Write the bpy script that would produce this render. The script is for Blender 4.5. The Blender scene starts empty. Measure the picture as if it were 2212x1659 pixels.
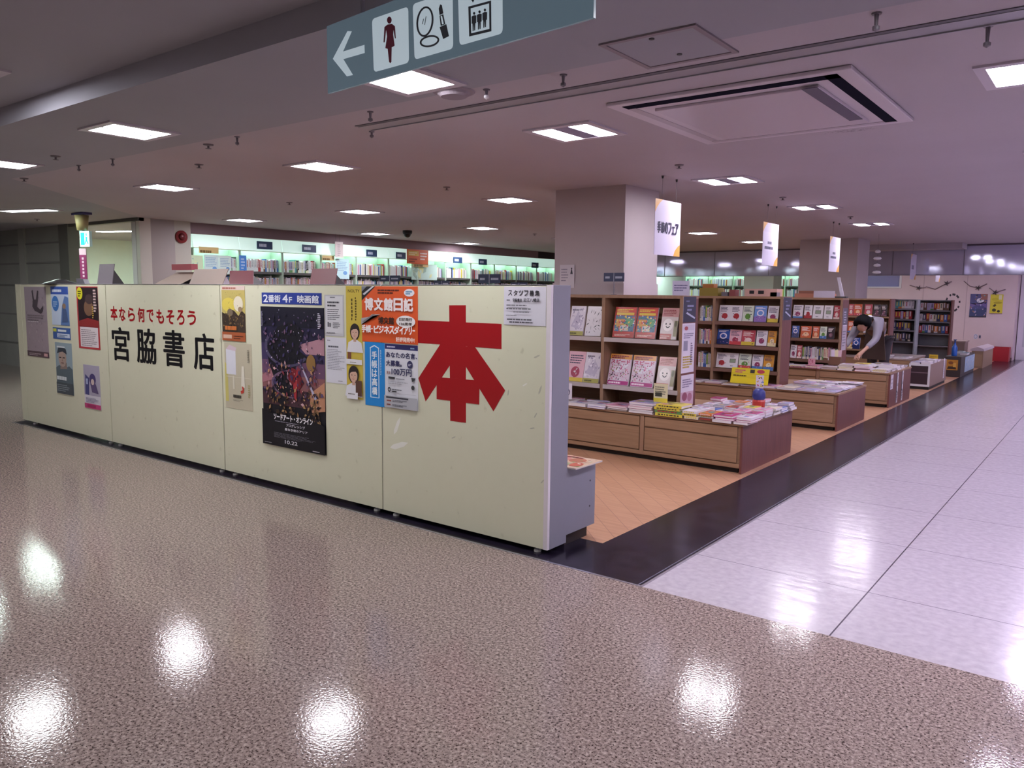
import bpy, bmesh, math, random
from mathutils import Vector, Matrix

S = bpy.context.scene
COL = S.collection
R = random.Random(7)

# ------------------------------------------------------------------ camera
F_PX, CX, CY = 1707.0, 1106.0, 829.5
YAW, PITCH, ROLL = math.radians(37.59), math.radians(6.517), math.radians(0.603)
CAM = Vector((2.5283, -3.6345, 1.5))
_fh = Vector((-math.sin(YAW), math.cos(YAW), 0)); _r = Vector((math.cos(YAW), math.sin(YAW), 0)); _u = Vector((0, 0, 1))
FWD = _fh * math.cos(PITCH) - _u * math.sin(PITCH)
_uc = _u * math.cos(PITCH) + _fh * math.sin(PITCH)
RGT = _r * math.cos(ROLL) + _uc * math.sin(ROLL)
UPV = _uc * math.cos(ROLL) - _r * math.sin(ROLL)
cd = bpy.data.cameras.new('camera')
cam = bpy.data.objects.new('camera', cd); COL.objects.link(cam)
cd.sensor_fit = 'HORIZONTAL'; cd.sensor_width = 36.0; cd.lens = F_PX / 2212.0 * 36.0
cd.clip_start = 0.05; cd.clip_end = 200
cam.matrix_world = Matrix(((RGT.x, UPV.x, -FWD.x, CAM.x), (RGT.y, UPV.y, -FWD.y, CAM.y), (RGT.z, UPV.z, -FWD.z, CAM.z), (0, 0, 0, 1)))
S.camera = cam

# ------------------------------------------------------------------ world, view
w = bpy.data.worlds.new('world'); S.world = w; w.use_nodes = True
w.node_tree.nodes['Background'].inputs[0].default_value = (0.5, 0.5, 0.55, 1)
w.node_tree.nodes['Background'].inputs[1].default_value = 0.02
S.view_settings.view_transform = 'Standard'; S.view_settings.look = 'None'
S.view_settings.gamma = 1.0; S.view_settings.use_curve_mapping = False
S.view_settings.exposure = 1.5
S.cycles.use_denoising = True
S.cycles.max_bounces = 8; S.cycles.diffuse_bounces = 4; S.cycles.glossy_bounces = 4
S.cycles.sample_clamp_indirect = 8.0
S.cycles.use_light_tree = True
S.cycles.caustics_reflective = False; S.cycles.caustics_refractive = False

LAMP_STORE = ((0.95, 0.90, 1.0), 22.0)     # fluorescent panels over the shop
LAMP_AISLE = ((0.83, 0.74, 1.0), 48.0)     # panels over the white aisle
LAMP_HALL = ((0.96, 0.95, 1.0), 22.0)      # panels over the speckled corridor
LAMP_ROOM = ((0.80, 1.0, 0.90), 22.0)      # room behind the corridor
LAMP_CASE = ((0.66, 1.0, 0.88), 11.0)       # tubes of the wall bookcases; colour reused for the canopy's painted glow

# ------------------------------------------------------------------ helpers
def lin(c):
    c = c.lstrip('#'); v = [int(c[i:i + 2], 16) / 255 for i in (0, 2, 4)]
    return tuple(x / 12.92 if x <= 0.04045 else ((x + 0.055) / 1.055) ** 2.4 for x in v)

MC = {}
def mat(col, rough=0.5, spec=0.5, metal=0.0, key='', emit=None, es=0.0, var=0.0, alpha=None):
    """A plain procedural surface: colour with a faint mottling."""
    k = (col, rough, spec, metal, key, emit, es, var, alpha)
    if k in MC: return MC[k]
    m = bpy.data.materials.new('surface_' + (key or str(col).lstrip('#'))); m.use_nodes = True
    nt = m.node_tree; b = nt.nodes['Principled BSDF']
    c = lin(col) if isinstance(col, str) else col
    b.inputs['Base Color'].default_value = (*c, 1)
    b.inputs['Roughness'].default_value = rough
    b.inputs['Specular IOR Level'].default_value = spec
    b.inputs['Metallic'].default_value = metal
    if emit is not None:
        e = lin(emit) if isinstance(emit, str) else emit
        b.inputs['Emission Color'].default_value = (*e, 1); b.inputs['Emission Strength'].default_value = es
    if var > 0:
        n = nt.nodes.new('ShaderNodeTexNoise'); n.inputs['Scale'].default_value = 3.0; n.inputs['Detail'].default_value = 4
        g = nt.nodes.new('ShaderNodeNewGeometry'); nt.links.new(g.outputs['Position'], n.inputs['Vector'])
        r = nt.nodes.new('ShaderNodeValToRGB')
        r.color_ramp.elements[0].position = 0.3; r.color_ramp.elements[1].position = 0.7
        r.color_ramp.elements[0].color = (*[x * (1 - var) for x in c], 1); r.color_ramp.elements[1].color = (*[min(1, x * (1 + var)) for x in c], 1)
        nt.links.new(n.outputs['Fac'], r.inputs[0]); nt.links.new(r.outputs[0], b.inputs['Base Color'])
    MC[k] = m
    return m

def node_mat(name):
    m = bpy.data.materials.new(name); m.use_nodes = True
    nt = m.node_tree
    def N(t, **kw):
        n = nt.nodes.new(t)
        for k2, v in kw.items(): setattr(n, k2, v)
        return n
    return m, nt, nt.nodes['Principled BSDF'], N

def ramp(N, stops, interp='LINEAR'):
    r = N('ShaderNodeValToRGB'); cr = r.color_ramp; cr.interpolation = interp
    while len(cr.elements) < len(stops): cr.elements.new(0.5)
    for e, (p, c) in zip(cr.elements, stops): e.position = p; e.color = (*c, 1)
    return r

def wood_mat(name, c0, c1, rough=0.45, along=(2, 30, 30), rot=0):
    m, nt, b, N = node_mat(name)
    tc = N('ShaderNodeNewGeometry'); mp = N('ShaderNodeMapping'); mp.inputs['Scale'].default_value = along
    mp.inputs['Rotation'].default_value = (0, 0, rot)
    n = N('ShaderNodeTexNoise'); n.inputs['Scale'].default_value = 1.0; n.inputs['Detail'].default_value = 5
    r = ramp(N, [(0.3, lin(c0)), (0.7, lin(c1))])
    nt.links.new(tc.outputs['Position'], mp.inputs[0]); nt.links.new(mp.outputs[0], n.inputs['Vector'])
    nt.links.new(n.outputs['Fac'], r.inputs[0]); nt.links.new(r.outputs[0], b.inputs['Base Color'])
    b.inputs['Roughness'].default_value = rough; b.inputs['Specular IOR Level'].default_value = 0.35
    return m

TCACHE = {}
def text_geo(s):
    if s in TCACHE: return TCACHE[s]
    cu = bpy.data.curves.new('t', 'FONT'); cu.body = s; cu.size = 1; cu.resolution_u = 3
    o = bpy.data.objects.new('t', cu); COL.objects.link(o)
    bpy.context.view_layer.update()
    dg = bpy.context.evaluated_depsgraph_get()
    me = bpy.data.meshes.new_from_object(o.evaluated_get(dg))
    v = [(p.co.x, p.co.y) for p in me.vertices]; f = [tuple(p.vertices) for p in me.polygons]
    bpy.data.objects.remove(o); bpy.data.curves.remove(cu); bpy.data.meshes.remove(me)
    x0 = min(p[0] for p in v); x1 = max(p[0] for p in v); y0 = min(p[1] for p in v); y1 = max(p[1] for p in v)
    sx = (x1 - x0) or 1; sy = (y1 - y0) or 1
    TCACHE[s] = ([((p[0] - x0) / sx, (p[1] - y0) / sy) for p in v], f, sx / sy)
    return TCACHE[s]

class MB:
    """Collects geometry for ONE mesh object."""
    def __init__(s): s.v = []; s.f = []; s.mi = []; s.mats = []; s.smooth = False
    def m(s, mt):
        if mt not in s.mats: s.mats.append(mt)
        return s.mats.index(mt)
    def add(s, vs, fs, mt):
        k = len(s.v); i = s.m(mt); s.v += [tuple(p) for p in vs]
        s.f += [tuple(a + k for a in f) for f in fs]; s.mi += [i] * len(fs); return s
    def box(s, x0, y0, z0, x1, y1, z1, mt):
        return s.add([(x0, y0, z0), (x1, y0, z0), (x1, y1, z0), (x0, y1, z0), (x0, y0, z1), (x1, y0, z1), (x1, y1, z1), (x0, y1, z1)],
                     [(3, 2, 1, 0), (4, 5, 6, 7), (0, 1, 5, 4), (1, 2, 6, 5), (2, 3, 7, 6), (3, 0, 4, 7)], mt)
    def prism(s, pts, a, b, mt):
        """pts: 3-D polygon, extruded from offset vector a to b"""
        n = len(pts); a = Vector(a); b = Vector(b)
        vs = [Vector(p) + a for p in pts] + [Vector(p) + b for p in pts]
        fs = [tuple(range(n))[::-1], tuple(range(n, 2 * n))] + [(i, (i + 1) % n, n + (i + 1) % n, n + i) for i in range(n)]
        return s.add(vs, fs, mt)
    def poly(s, pts, mt): return s.add(pts, [tuple(range(len(pts)))], mt)
    def cyl(s, p, q, r0, r1, mt, n=12, cap=True):
        p = Vector(p); q = Vector(q); d = (q - p).normalized()
        a = d.orthogonal().normalized(); c = d.cross(a)
        vs = []
        for base, r in ((p, r0), (q, r1)):
            for i in range(n):
                t = 2 * math.pi * i / n; vs.append(base + a * math.cos(t) * r + c * math.sin(t) * r)
        fs = [(i, (i + 1) % n, n + (i + 1) % n, n + i) for i in range(n)]
        if cap: fs += [tuple(range(n))[::-1], tuple(range(n, 2 * n))]
        return s.add(vs, fs, mt)
    def lathe(s, prof, c, mt, n=16):
        """prof: (r,z) list; around the vertical axis at c"""
        vs = []; fs = []
        for r, z in prof:
            for i in range(n):
                t = 2 * math.pi * i / n; vs.append((c[0] + r * math.cos(t), c[1] + r * math.sin(t), c[2] + z))
        for k in range(len(prof) - 1):
            for i in range(n):
                j = (i + 1) % n; fs.append((k * n + i, k * n + j, (k + 1) * n + j, (k + 1) * n + i))
        return s.add(vs, fs, mt)
    def data(s, name):
        me = bpy.data.meshes.new(name); me.from_pydata(s.v, [], s.f)
        for mt in s.mats: me.materials.append(mt)
        me.polygons.foreach_set('material_index', s.mi)
        if s.smooth: me.polygons.foreach_set('use_smooth', [True] * len(s.f))
        me.update(); return me
    def build(s, name, parent=None, bevel=0.0, loc=None):
        o = bpy.data.objects.new(name, s.data(name)); COL.objects.link(o)
        if parent is not None: o.parent = parent
        if loc is not None: o.location = loc
        if bevel > 0:
            b = o.modifiers.new('bevel', 'BEVEL'); b.width = bevel; b.segments = 2; b.limit_method = 'ANGLE'
        return o

def tag(o, label, cat, group=None, kind=None):
    o['label'] = label; o['category'] = cat
    if group: o['group'] = group
    if kind: o['kind'] = kind
    return o
def thing(name, label, cat, loc=(0, 0, 0), rz=0.0, group=None):
    o = bpy.data.objects.new(name, None); COL.objects.link(o); o.location = loc; o.rotation_euler = (0, 0, rz)
    o.empty_display_size = 0.1
    return tag(o, label, cat, group)
def dup(o, parent=None):
    c = o.copy(); COL.objects.link(c)
    if parent is not None: c.parent = parent
    for ch in list(o.children): dup(ch, c)
    return c
def struct(mb, name, label, cat):
    return tag(mb.build(name), label, cat, kind='structure')

def ray(px, py): return FWD * F_PX + RGT * (px - CX) - UPV * (py - CY)
def on(axis, val, px, py):
    d = ray(px, py); t = (val - CAM[axis]) / d[axis]; return CAM + d * t
def onX(px, py, x): return on(0, x, px, py)
def onY(px, py, y=0.0): return on(1, y, px, py)
def onZ(px, py, z=0.0): return on(2, z, px, py)

EPS = 0.0004
class Art:
    """A flat printed sheet: paper with coloured shapes and lettering in thin layers. Local x to the right, z up, faces -y; unit square coordinates."""
    def __init__(s, w, h, paper, thick=0.0015, rough=0.45):
        s.w = w; s.h = h; s.mb = MB(); s.n = 1; s.rough = rough
        if paper: s.mb.box(0, -EPS * 0.5, 0, w, thick, h, mat(paper, rough))
    def M(s, c): return mat(c, s.rough) if isinstance(c, str) else c
    def pts(s, P, n=None):
        y = -EPS * (s.n if n is None else n); return [(x * s.w, y, z * s.h) for x, z in P]
    def poly(s, P, c): s.mb.poly(s.pts(P), s.M(c)); s.n += 1; return s
    def rect(s, x0, z0, x1, z1, c): return s.poly([(x0, z0), (x1, z0), (x1, z1), (x0, z1)], c)
    def ell(s, x, z, rx, rz, c, n=20, a0=0, a1=360):
        return s.poly([(x + rx * math.cos(math.radians(a0 + (a1 - a0) * i / n)), z + rz * math.sin(math.radians(a0 + (a1 - a0) * i / n))) for i in range(n)], c)
    def ring(s, x, z, rx, rz, t, c, n=28, a0=0, a1=360):
        vs = []; fs = []; y = -EPS * s.n
        for i in range(n + 1):
            a = math.radians(a0 + (a1 - a0) * i / n)
            for k in (1.0, 1.0 - t): vs.append(((x + rx * k * math.cos(a)) * s.w, y, (z + rz * k * math.sin(a)) * s.h))
        fs = [(2 * i, 2 * i + 2, 2 * i + 3, 2 * i + 1) for i in range(n)]
        s.mb.add(vs, fs, s.M(c)); s.n += 1; return s
    def text(s, t, x0, z0, x1, z1, c, bold=0.0, n=6):
        v, f, _ = text_geo(t)
        sh = [(0, 0)] + ([(math.cos(2 * math.pi * i / n) * bold, math.sin(2 * math.pi * i / n) * bold) for i in range(n)] if bold else [])
        H = (z1 - z0) * s.h; m = s.M(c); y = -EPS * s.n
        for k, (dx, dz) in enumerate(sh):
            s.mb.add([((x0 + a * (x1 - x0)) * s.w + dx * H, y - k * 6e-5, z0 * s.h + b * H + dz * H) for a, b in v], f, m)
        s.n += 2; return s
    def vtext(s, t, xc, z1, z0, c, wide, bold=0.0):
        k = len(t); ch = (z1 - z0) / k
        for i, q in enumerate(t):
            if q in ' ・': continue
            s.text(q, xc - wide / 2, z1 - (i + 0.92) * ch, xc + wide / 2, z1 - (i + 0.08) * ch, c, bold); s.n -= 2
        s.n += 2; return s
    def lines(s, x0, z0, x1, z1, n, c, fill=0.45, seed=1):
        """rows of small print too fine to read"""
        q = random.Random(seed); m = s.M(c); y = -EPS * s.n; dz = (z1 - z0) / n
        for i in range(n):
            z = z0 + dz * i; x = x0; end = x0 + (x1 - x0) * q.uniform(0.6, 1.0)
            while x < end:
                l = (x1 - x0) * q.uniform(0.05, 0.16); xe = min(end, x + l)
                s.mb.poly([(x * s.w, y, z * s.h), (xe * s.w, y, z * s.h), (xe * s.w, y, (z + dz * fill) * s.h), (x * s.w, y, (z + dz * fill) * s.h)], m)
                x = xe + (x1 - x0) * 0.015
        s.n += 1; return s
    def specks(s, n, x0, z0, x1, z1, r, cols, seed=3):
        q = random.Random(seed); y = -EPS * s.n
        for i in range(n):
            x = q.uniform(x0, x1); z = q.uniform(z0, z1); k = q.uniform(0.4, 1) * r; a = q.uniform(0, 6.28)
            P = [(x * s.w + k * s.w * math.cos(a + t) * (1, .5)[j % 2], y - EPS * 0.1 * (i % 7), z * s.h + k * s.w * math.sin(a + t) * (1, .6)[j % 2]) for j, t in enumerate((0, 1.57, 3.14, 4.71))]
            s.mb.poly(P, s.M(q.choice(cols)))
        s.n += 2; return s
    def build(s, name, loc, rz=0.0, parent=None, rx=0.0):
        o = s.mb.build(name, parent); o.location = loc; o.rotation_euler = (rx, 0, rz); return o

# ------------------------------------------------------------------ surfaces of the place
def floor_speckle():
    m, nt, b, N = node_mat('speckled_vinyl')
    g = N('ShaderNodeNewGeometry')
    n = N('ShaderNodeTexNoise'); n.inputs['Scale'].default_value = 75; n.inputs['Detail'].default_value = 3; n.inputs['Roughness'].default_value = 0.55
    r = ramp(N, [(0.32, lin('#5d4f4b')), (0.43, lin('#83736d')), (0.55, lin('#978780')), (0.68, lin('#b3a399'))])
    n2 = N('ShaderNodeTexNoise'); n2.inputs['Scale'].default_value = 120; n2.inputs['Detail'].default_value = 2
    r2 = ramp(N, [(0.36, (0.16, 0.13, 0.125)), (0.43, (1, 1, 1))])
    mx = N('ShaderNodeMix', data_type='RGBA', blend_type='MULTIPLY'); mx.inputs[0].default_value = 1
    for q in (n, n2): nt.links.new(g.outputs['Position'], q.inputs['Vector'])
    nt.links.new(n.outputs['Fac'], r.inputs[0]); nt.links.new(n2.outputs['Fac'], r2.inputs[0])
    nt.links.new(r.outputs[0], mx.inputs[6]); nt.links.new(r2.outputs[0], mx.inputs[7]); nt.links.new(mx.outputs[2], b.inputs['Base Color'])
    nb = N('ShaderNodeTexNoise'); nb.inputs['Scale'].default_value = 95; nb.inputs['Detail'].default_value = 1
    nt.links.new(g.outputs['Position'], nb.inputs['Vector'])
    bp = N('ShaderNodeBump'); bp.inputs['Strength'].default_value = 0.26; bp.inputs['Distance'].default_value = 0.0014
    nt.links.new(nb.outputs['Fac'], bp.inputs['Height']); nt.links.new(bp.outputs[0], b.inputs['Normal'])
    b.inputs['Roughness'].default_value = 0.08; b.inputs['Specular IOR Level'].default_value = 0.24
    return m

def floor_tiles():
    m, nt, b, N = node_mat('white_vinyl_tile')
    g = N('ShaderNodeNewGeometry'); sx = N('ShaderNodeSeparateXYZ'); nt.links.new(g.outputs['Position'], sx.inputs[0])
    def joint(out, off, per, wid):
        a = N('ShaderNodeMath', operation='SUBTRACT'); a.inputs[1].default_value = off - per * 20; nt.links.new(out, a.inputs[0])
        d = N('ShaderNodeMath', operation='DIVIDE'); d.inputs[1].default_value = per; nt.links.new(a.outputs[0], d.inputs[0])
        f = N('ShaderNodeMath', operation='FRACT'); nt.links.new(d.outputs[0], f.inputs[0])
        l = N('ShaderNodeMath', operation='LESS_THAN'); l.inputs[1].default_value = wid / per; nt.links.new(f.outputs[0], l.inputs[0])
        return l.outputs[0]
    jx = joint(sx.outputs[0], 1.597, 0.937 * 2, 0.007); jy = joint(sx.outputs[1], 0.573, 0.937, 0.006)
    n = N('ShaderNodeTexNoise'); n.inputs['Scale'].default_value = 26; n.inputs['Detail'].default_value = 5
    nt.links.new(g.outputs['Position'], n.inputs['Vector'])
    r = ramp(N, [(0.3, lin('#a9a1a8')), (0.7, lin('#b9b0b7'))]); nt.links.new(n.outputs['Fac'], r.inputs[0])
    mx = N('ShaderNodeMix', data_type='RGBA'); mx.inputs[7].default_value = (*lin('#4d4450'), 1)
    mx2 = N('ShaderNodeMix', data_type='RGBA'); mx2.inputs[7].default_value = (*lin('#776e7a'), 1)
    nt.links.new(jy, mx2.inputs[0]); nt.links.new(r.outputs[0], mx2.inputs[6])
    nt.links.new(jx, mx.inputs[0]); nt.links.new(mx2.outputs[2], mx.inputs[6]); nt.links.new(mx.outputs[2], b.inputs['Base Color'])
    mp = N('ShaderNodeMapping'); mp.inputs['Scale'].default_value = (1.0, 2.6, 1); nt.links.new(g.outputs['Position'], mp.inputs[0])
    nb = N('ShaderNodeTexNoise'); nb.inputs['Scale'].default_value = 5; nb.inputs['Detail'].default_value = 3; nt.links.new(mp.outputs[0], nb.inputs['Vector'])
    bp = N('ShaderNodeBump'); bp.inputs['Strength'].default_value = 0.22; bp.inputs['Distance'].default_value = 0.01
    nt.links.new(nb.outputs['Fac'], bp.inputs['Height']); nt.links.new(bp.outputs[0], b.inputs['Normal'])
    b.inputs['Roughness'].default_value = 0.17; b.inputs['Specular IOR Level'].default_value = 0.3
    return m

def floor_wood():
    m, nt, b, N = node_mat('diagonal_plank_floor')
    g = N('ShaderNodeNewGeometry'); sx = N('ShaderNodeSeparateXYZ'); nt.links.new(g.outputs['Position'], sx.inputs[0])
    a = N('ShaderNodeMath', operation='ADD'); nt.links.new(sx.outputs[0], a.inputs[0]); nt.links.new(sx.outputs[1], a.inputs[1])
    a2 = N('ShaderNodeMath', operation='ADD'); a2.inputs[1].default_value = 30.0; nt.links.new(a.outputs[0], a2.inputs[0])
    d = N('ShaderNodeMath', operation='DIVIDE'); d.inputs[1].default_value = 0.187; nt.links.new(a2.outputs[0], d.inputs[0])
    f = N('ShaderNodeMath', operation='FRACT'); nt.links.new(d.outputs[0], f.inputs[0])
    l = N('ShaderNodeMath', operation='LESS_THAN'); l.inputs[1].default_value = 0.03; nt.links.new(f.outputs[0], l.inputs[0])
    fl = N('ShaderNodeMath', operation='FLOOR'); nt.links.new(d.outputs[0], fl.inputs[0])
    wn = N('ShaderNodeTexWhiteNoise', noise_dimensions='1D'); nt.links.new(fl.outputs[0], wn.inputs['W'])
    mp = N('ShaderNodeMapping'); mp.inputs['Rotation'].default_value = (0, 0, math.radians(45)); mp.inputs['Scale'].default_value = (3, 40, 1)
    nt.links.new(g.outputs['Position'], mp.inputs[0])
    n = N('ShaderNodeTexNoise'); n.inputs['Scale'].default_value = 1; n.inputs['Detail'].default_value = 4; nt.links.new(mp.outputs[0], n.inputs['Vector'])
    ad = N('ShaderNodeMath', operation='MULTIPLY_ADD'); ad.inputs[1].default_value = 0.35; nt.links.new(wn.outputs[0], ad.inputs[0]); nt.links.new(n.outputs['Fac'], ad.inputs[2])
    r = ramp(N, [(0.35, lin('#a87d5f')), (0.95, lin('#bf9373'))]); nt.links.new(ad.outputs[0], r.inputs[0])
    mx = N('ShaderNodeMix', data_type='RGBA'); mx.inputs[7].default_value = (*lin('#8f6a58'), 1)
    nt.links.new(l.outputs[0], mx.inputs[0]); nt.links.new(r.outputs[0], mx.inputs[6]); nt.links.new(mx.outputs[2], b.inputs['Base Color'])
    b.inputs['Roughness'].default_value = 0.4; b.inputs['Specular IOR Level'].default_value = 0.35
    return m

def black_border():
    m, nt, b, N = node_mat('black_vinyl_border')
    g = N('ShaderNodeNewGeometry'); n = N('ShaderNodeTexNoise'); n.inputs['Scale'].default_value = 9; n.inputs['Detail'].default_value = 6
    nt.links.new(g.outputs['Position'], n.inputs['Vector'])
    r = ramp(N, [(0.4, lin('#19141f')), (0.75, lin('#2c2635'))]); nt.links.new(n.outputs['Fac'], r.inputs[0]); nt.links.new(r.outputs[0], b.inputs['Base Color'])
    b.inputs['Roughness'].default_value = 0.2; b.inputs['Specular IOR Level'].default_value = 0.24
    return m

def panel_mat():
    m, nt, b, N = node_mat('cream_painted_steel')
    g = N('ShaderNodeNewGeometry'); n = N('ShaderNodeTexNoise'); n.inputs['Scale'].default_value = 14; n.inputs['Detail'].default_value = 3
    nt.links.new(g.outputs['Position'], n.inputs['Vector'])
    r = ramp(N, [(0.25, lin('#c3c1a6')), (0.34, lin('#d5d4ba')), (1.0, lin('#d7d6bd'))]); nt.links.new(n.outputs['Fac'], r.inputs[0]); nt.links.new(r.outputs[0], b.inputs['Base Color'])
    b.inputs['Roughness'].default_value = 0.38; b.inputs['Specular IOR Level'].default_value = 0.4
    return m

def ceil_mat(name, c, spots=False):
    m, nt, b, N = node_mat(name)
    g = N('ShaderNodeNewGeometry'); n = N('ShaderNodeTexNoise'); n.inputs['Scale'].default_value = 1.2; n.inputs['Detail'].default_value = 3
    nt.links.new(g.outputs['Position'], n.inputs['Vector'])
    cc = lin(c); r = ramp(N, [(0.3, tuple(x * 0.95 for x in cc)), (0.7, cc)]); nt.links.new(n.outputs['Fac'], r.inputs[0])
    out = r.outputs[0]
    if spots:   # sooty specks along the back edge of the air conditioner
        sx = N('ShaderNodeSeparateXYZ'); nt.links.new(g.outputs['Position'], sx.inputs[0])
        d = N('ShaderNodeVectorMath', operation='DISTANCE'); d.inputs[1].default_value = (1.02, 2.0, 2.6)
        sc = N('ShaderNodeMapping'); sc.vector_type = 'TEXTURE'; sc.inputs['Location'].default_value = (1.0, 2.02, 2.6); sc.inputs['Scale'].default_value = (0.42, 0.13, 1)
        nt.links.new(g.outputs['Position'], sc.inputs[0])
        ln = N('ShaderNodeVectorMath', operation='LENGTH'); nt.links.new(sc.outputs[0], ln.inputs[0])
        n2 = N('ShaderNodeTexNoise'); n2.inputs['Scale'].default_value = 45; n2.inputs['Detail'].default_value = 3; nt.links.new(g.outputs['Position'], n2.inputs['Vector'])
        fall = N('ShaderNodeMapRange'); fall.inputs[1].default_value = 0.2; fall.inputs[2].default_value = 1.0; fall.inputs[3].default_value = 0.22; fall.inputs[4].default_value = -0.2
        nt.links.new(ln.outputs['Value'], fall.inputs[0])
        ad = N('ShaderNodeMath', operation='ADD'); nt.links.new(n2.outputs['Fac'], ad.inputs[0]); nt.links.new(fall.outputs[0], ad.inputs[1])
        th = N('ShaderNodeMapRange'); th.inputs[1].default_value = 0.68; th.inputs[2].default_value = 0.82; th.inputs[4].default_value = 0.55
        nt.links.new(ad.outputs[0], th.inputs[0])
        mx = N('ShaderNodeMix', data_type='RGBA'); mx.inputs[7].default_value = (*lin('#5d5058'), 1)
        nt.links.new(th.outputs[0], mx.inputs[0]); nt.links.new(out, mx.inputs[6]); out = mx.outputs[2]
    nt.links.new(out, b.inputs['Base Color']); b.inputs['Roughness'].default_value = 0.75; b.inputs['Specular IOR Level'].default_value = 0.25
    return m

SPECK, TILE, PLANK, BLACKF, CREAM = floor_speckle(), floor_tiles(), floor_wood(), black_border(), panel_mat()
C_STORE, C_HALL = ceil_mat('shop_ceiling_paint', '#b9b1b8', True), ceil_mat('corridor_ceiling_paint', '#a5a4ad')
TAN = wood_mat('tan_laminate', '#8c6d53', '#9b7c61', along=(3, 40, 60))
TANL = wood_mat('tan_laminate_upright', '#8a6b55', '#997a62', along=(40, 40, 3))
RED = wood_mat('red_brown_laminate', '#683e39', '#754841', along=(40, 40, 3))
DARKW = mat('#241a17', 0.6, key='dark_plinth')
WHITEW = mat('#d6d2d2', 0.7, 0.3, key='wall_paint', var=0.03)
STEELW = mat('#c9c8cc', 0.4, 0.5, key='pale_steel')
STEELG = mat('#85848e', 0.4, 0.5, key='grey_steel', var=0.04)
DGREY = mat('#3a3b3f', 0.5, key='dark_grey')
BLK = mat('#121216', 0.5, key='black')

# ------------------------------------------------------------------ floor, walls, ceiling
def flat(pts, z, mt, dz=-0.05):
    mb = MB(); P = [(x, y, 0) for x, y in pts]; mb.prism(P, (0, 0, z + min(dz, 0)), (0, 0, z + max(dz, 0)), mt); return mb
mb = flat([(-22, -9), (8, -9), (8, -0.09), (-22, -0.09)], 0, SPECK)
mb.prism([(-22, -0.09, 0), (-7.32, -0.09, 0), (-7.32, 0.4, 0), (-9.6, 2.6, 0), (-22, 2.6, 0)], (0, 0, -0.05), (0, 0, 0), SPECK)
struct(mb, 'floor', 'speckled brown grey glossy floor of the corridor in front of the shop', 'floor')
struct(flat([(0.66, -0.09), (8, -0.09), (8, 26), (0.66, 26)], 0, TILE), 'floor_aisle', 'white glossy tiled floor of the aisle beside the shop', 'floor')
struct(flat([(-7.32, -0.09), (0.66, -0.09), (0.66, 26), (0.13, 26), (0.13, 0.4), (-7.32, 0.4)], 0, BLACKF), 'floor_border', 'black glossy border strip around the plank floor of the shop', 'floor')
struct(flat([(0.13, 0.4), (0.13, 26), (-16, 26), (-16, 2.6), (-9.6, 2.6), (-7.32, 0.4)], 0, PLANK), 'floor_shop', 'peach plank floor of the bookshop laid on the diagonal', 'floor')
mt_trim = mat('#b9b6c2', 0.25, 0.5, 0.8, 'aluminium_edge')
mb = MB(); mb.box(-7.32, -0.097, 0, 0.667, -0.083, 0.0025, mt_trim); struct(mb, 'trim_1', 'thin metal edge between black border and speckled corridor floor', 'floor trim')
mb = MB(); mb.box(0.653, -0.083, 0, 0.667, 26, 0.0025, mt_trim); mb.box(0.632, -0.083, 0, 0.638, 26, 0.002, mat('#5b5666', 0.3, key='seam'))
struct(mb, 'trim_2', 'thin metal edge between black border and white aisle tiles', 'floor trim')

struct(flat([(-6.46, -0.27), (8, -0.27), (8, 26), (-9.95, 26), (-9.95, 2.64), (-9.5, 2.64)], 2.6, C_STORE, 0.1), 'ceiling', 'pinkish white painted ceiling over the bookshop', 'ceiling')
mb = flat([(-22, -1.37), (8, -1.37), (8, -0.27), (-22, -0.27)], 2.6, C_HALL, 0.2)
mb.prism([(-22, -0.27, 0), (-6.46, -0.27, 0), (-9.5, 2.64, 0), (-22, 2.64, 0)], (0, 0, 2.6), (0, 0, 2.7), C_HALL)
struct(mb, 'ceiling_corridor', 'grey painted lower ceiling band along the corridor', 'ceiling')
struct(flat([(-22, -9), (8, -9), (8, -1.37), (-22, -1.37)], 2.72, C_HALL, 0.1), 'ceiling_near', 'grey raised ceiling of the corridor nearest the viewer', 'ceiling')

MAUVE = mat('#8b787e', 0.7, 0.3, key='mauve_wall')
mb = MB(); mb.box(-10.1, 2.78, 0, -9.97, 26, 2.6, WHITEW); mb.box(-9.97, 3.45, 2.43, -9.62, 13.2, 2.6, MAUVE); mb.box(-9.97, 13.2, 2.43, -9.7, 14.6, 2.6, mat('#3c363a', 0.7, key='dark_soffit'))
struct(mb, 'wall_left', 'long mauve wall above the lit wall bookcases', 'wall')
mb = MB(); mb.box(-9.6, 2.6, 0, -9.5, 2.78, 2.6, mat('#c9c4ba', 0.6, key='pier_pale'))
mb.box(-9.97, 2.78, 0, -9.52, 3.18, 2.6, mat('#a39a97', 0.6, key='pier_grey')); mb.box(-9.97, 3.18, 0, -9.53, 3.46, 2.6, mat('#b3b0a5', 0.6, key='pier_green'))
struct(mb, 'wall_pier', 'pale pier beside the doorway at the end of wall bookcases', 'wall')
ROOMW = mat('#d3ded2', 0.7, 0.3, key='pale_green_wall', var=0.03)
mb = MB(); mb.box(-15.7, 2.6, 0, -15.5, 8, 2.6, ROOMW); mb.box(-15.7, 8, 0, -9.97, 8.2, 2.6, ROOMW); mb.box(-15.5, 2.62, 2.6, -9.97, 8, 2.7, C_HALL)
struct(mb, 'wall_room', 'pale green lit walls of the room behind the corridor', 'wall')
SHUT = mat('#979993', 0.55, 0.4, key='dark_shutter', var=0.05)
mb = MB(); mb.box(-22, 2.6, 0, -12.2, 2.75, 2.6, SHUT)
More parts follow.
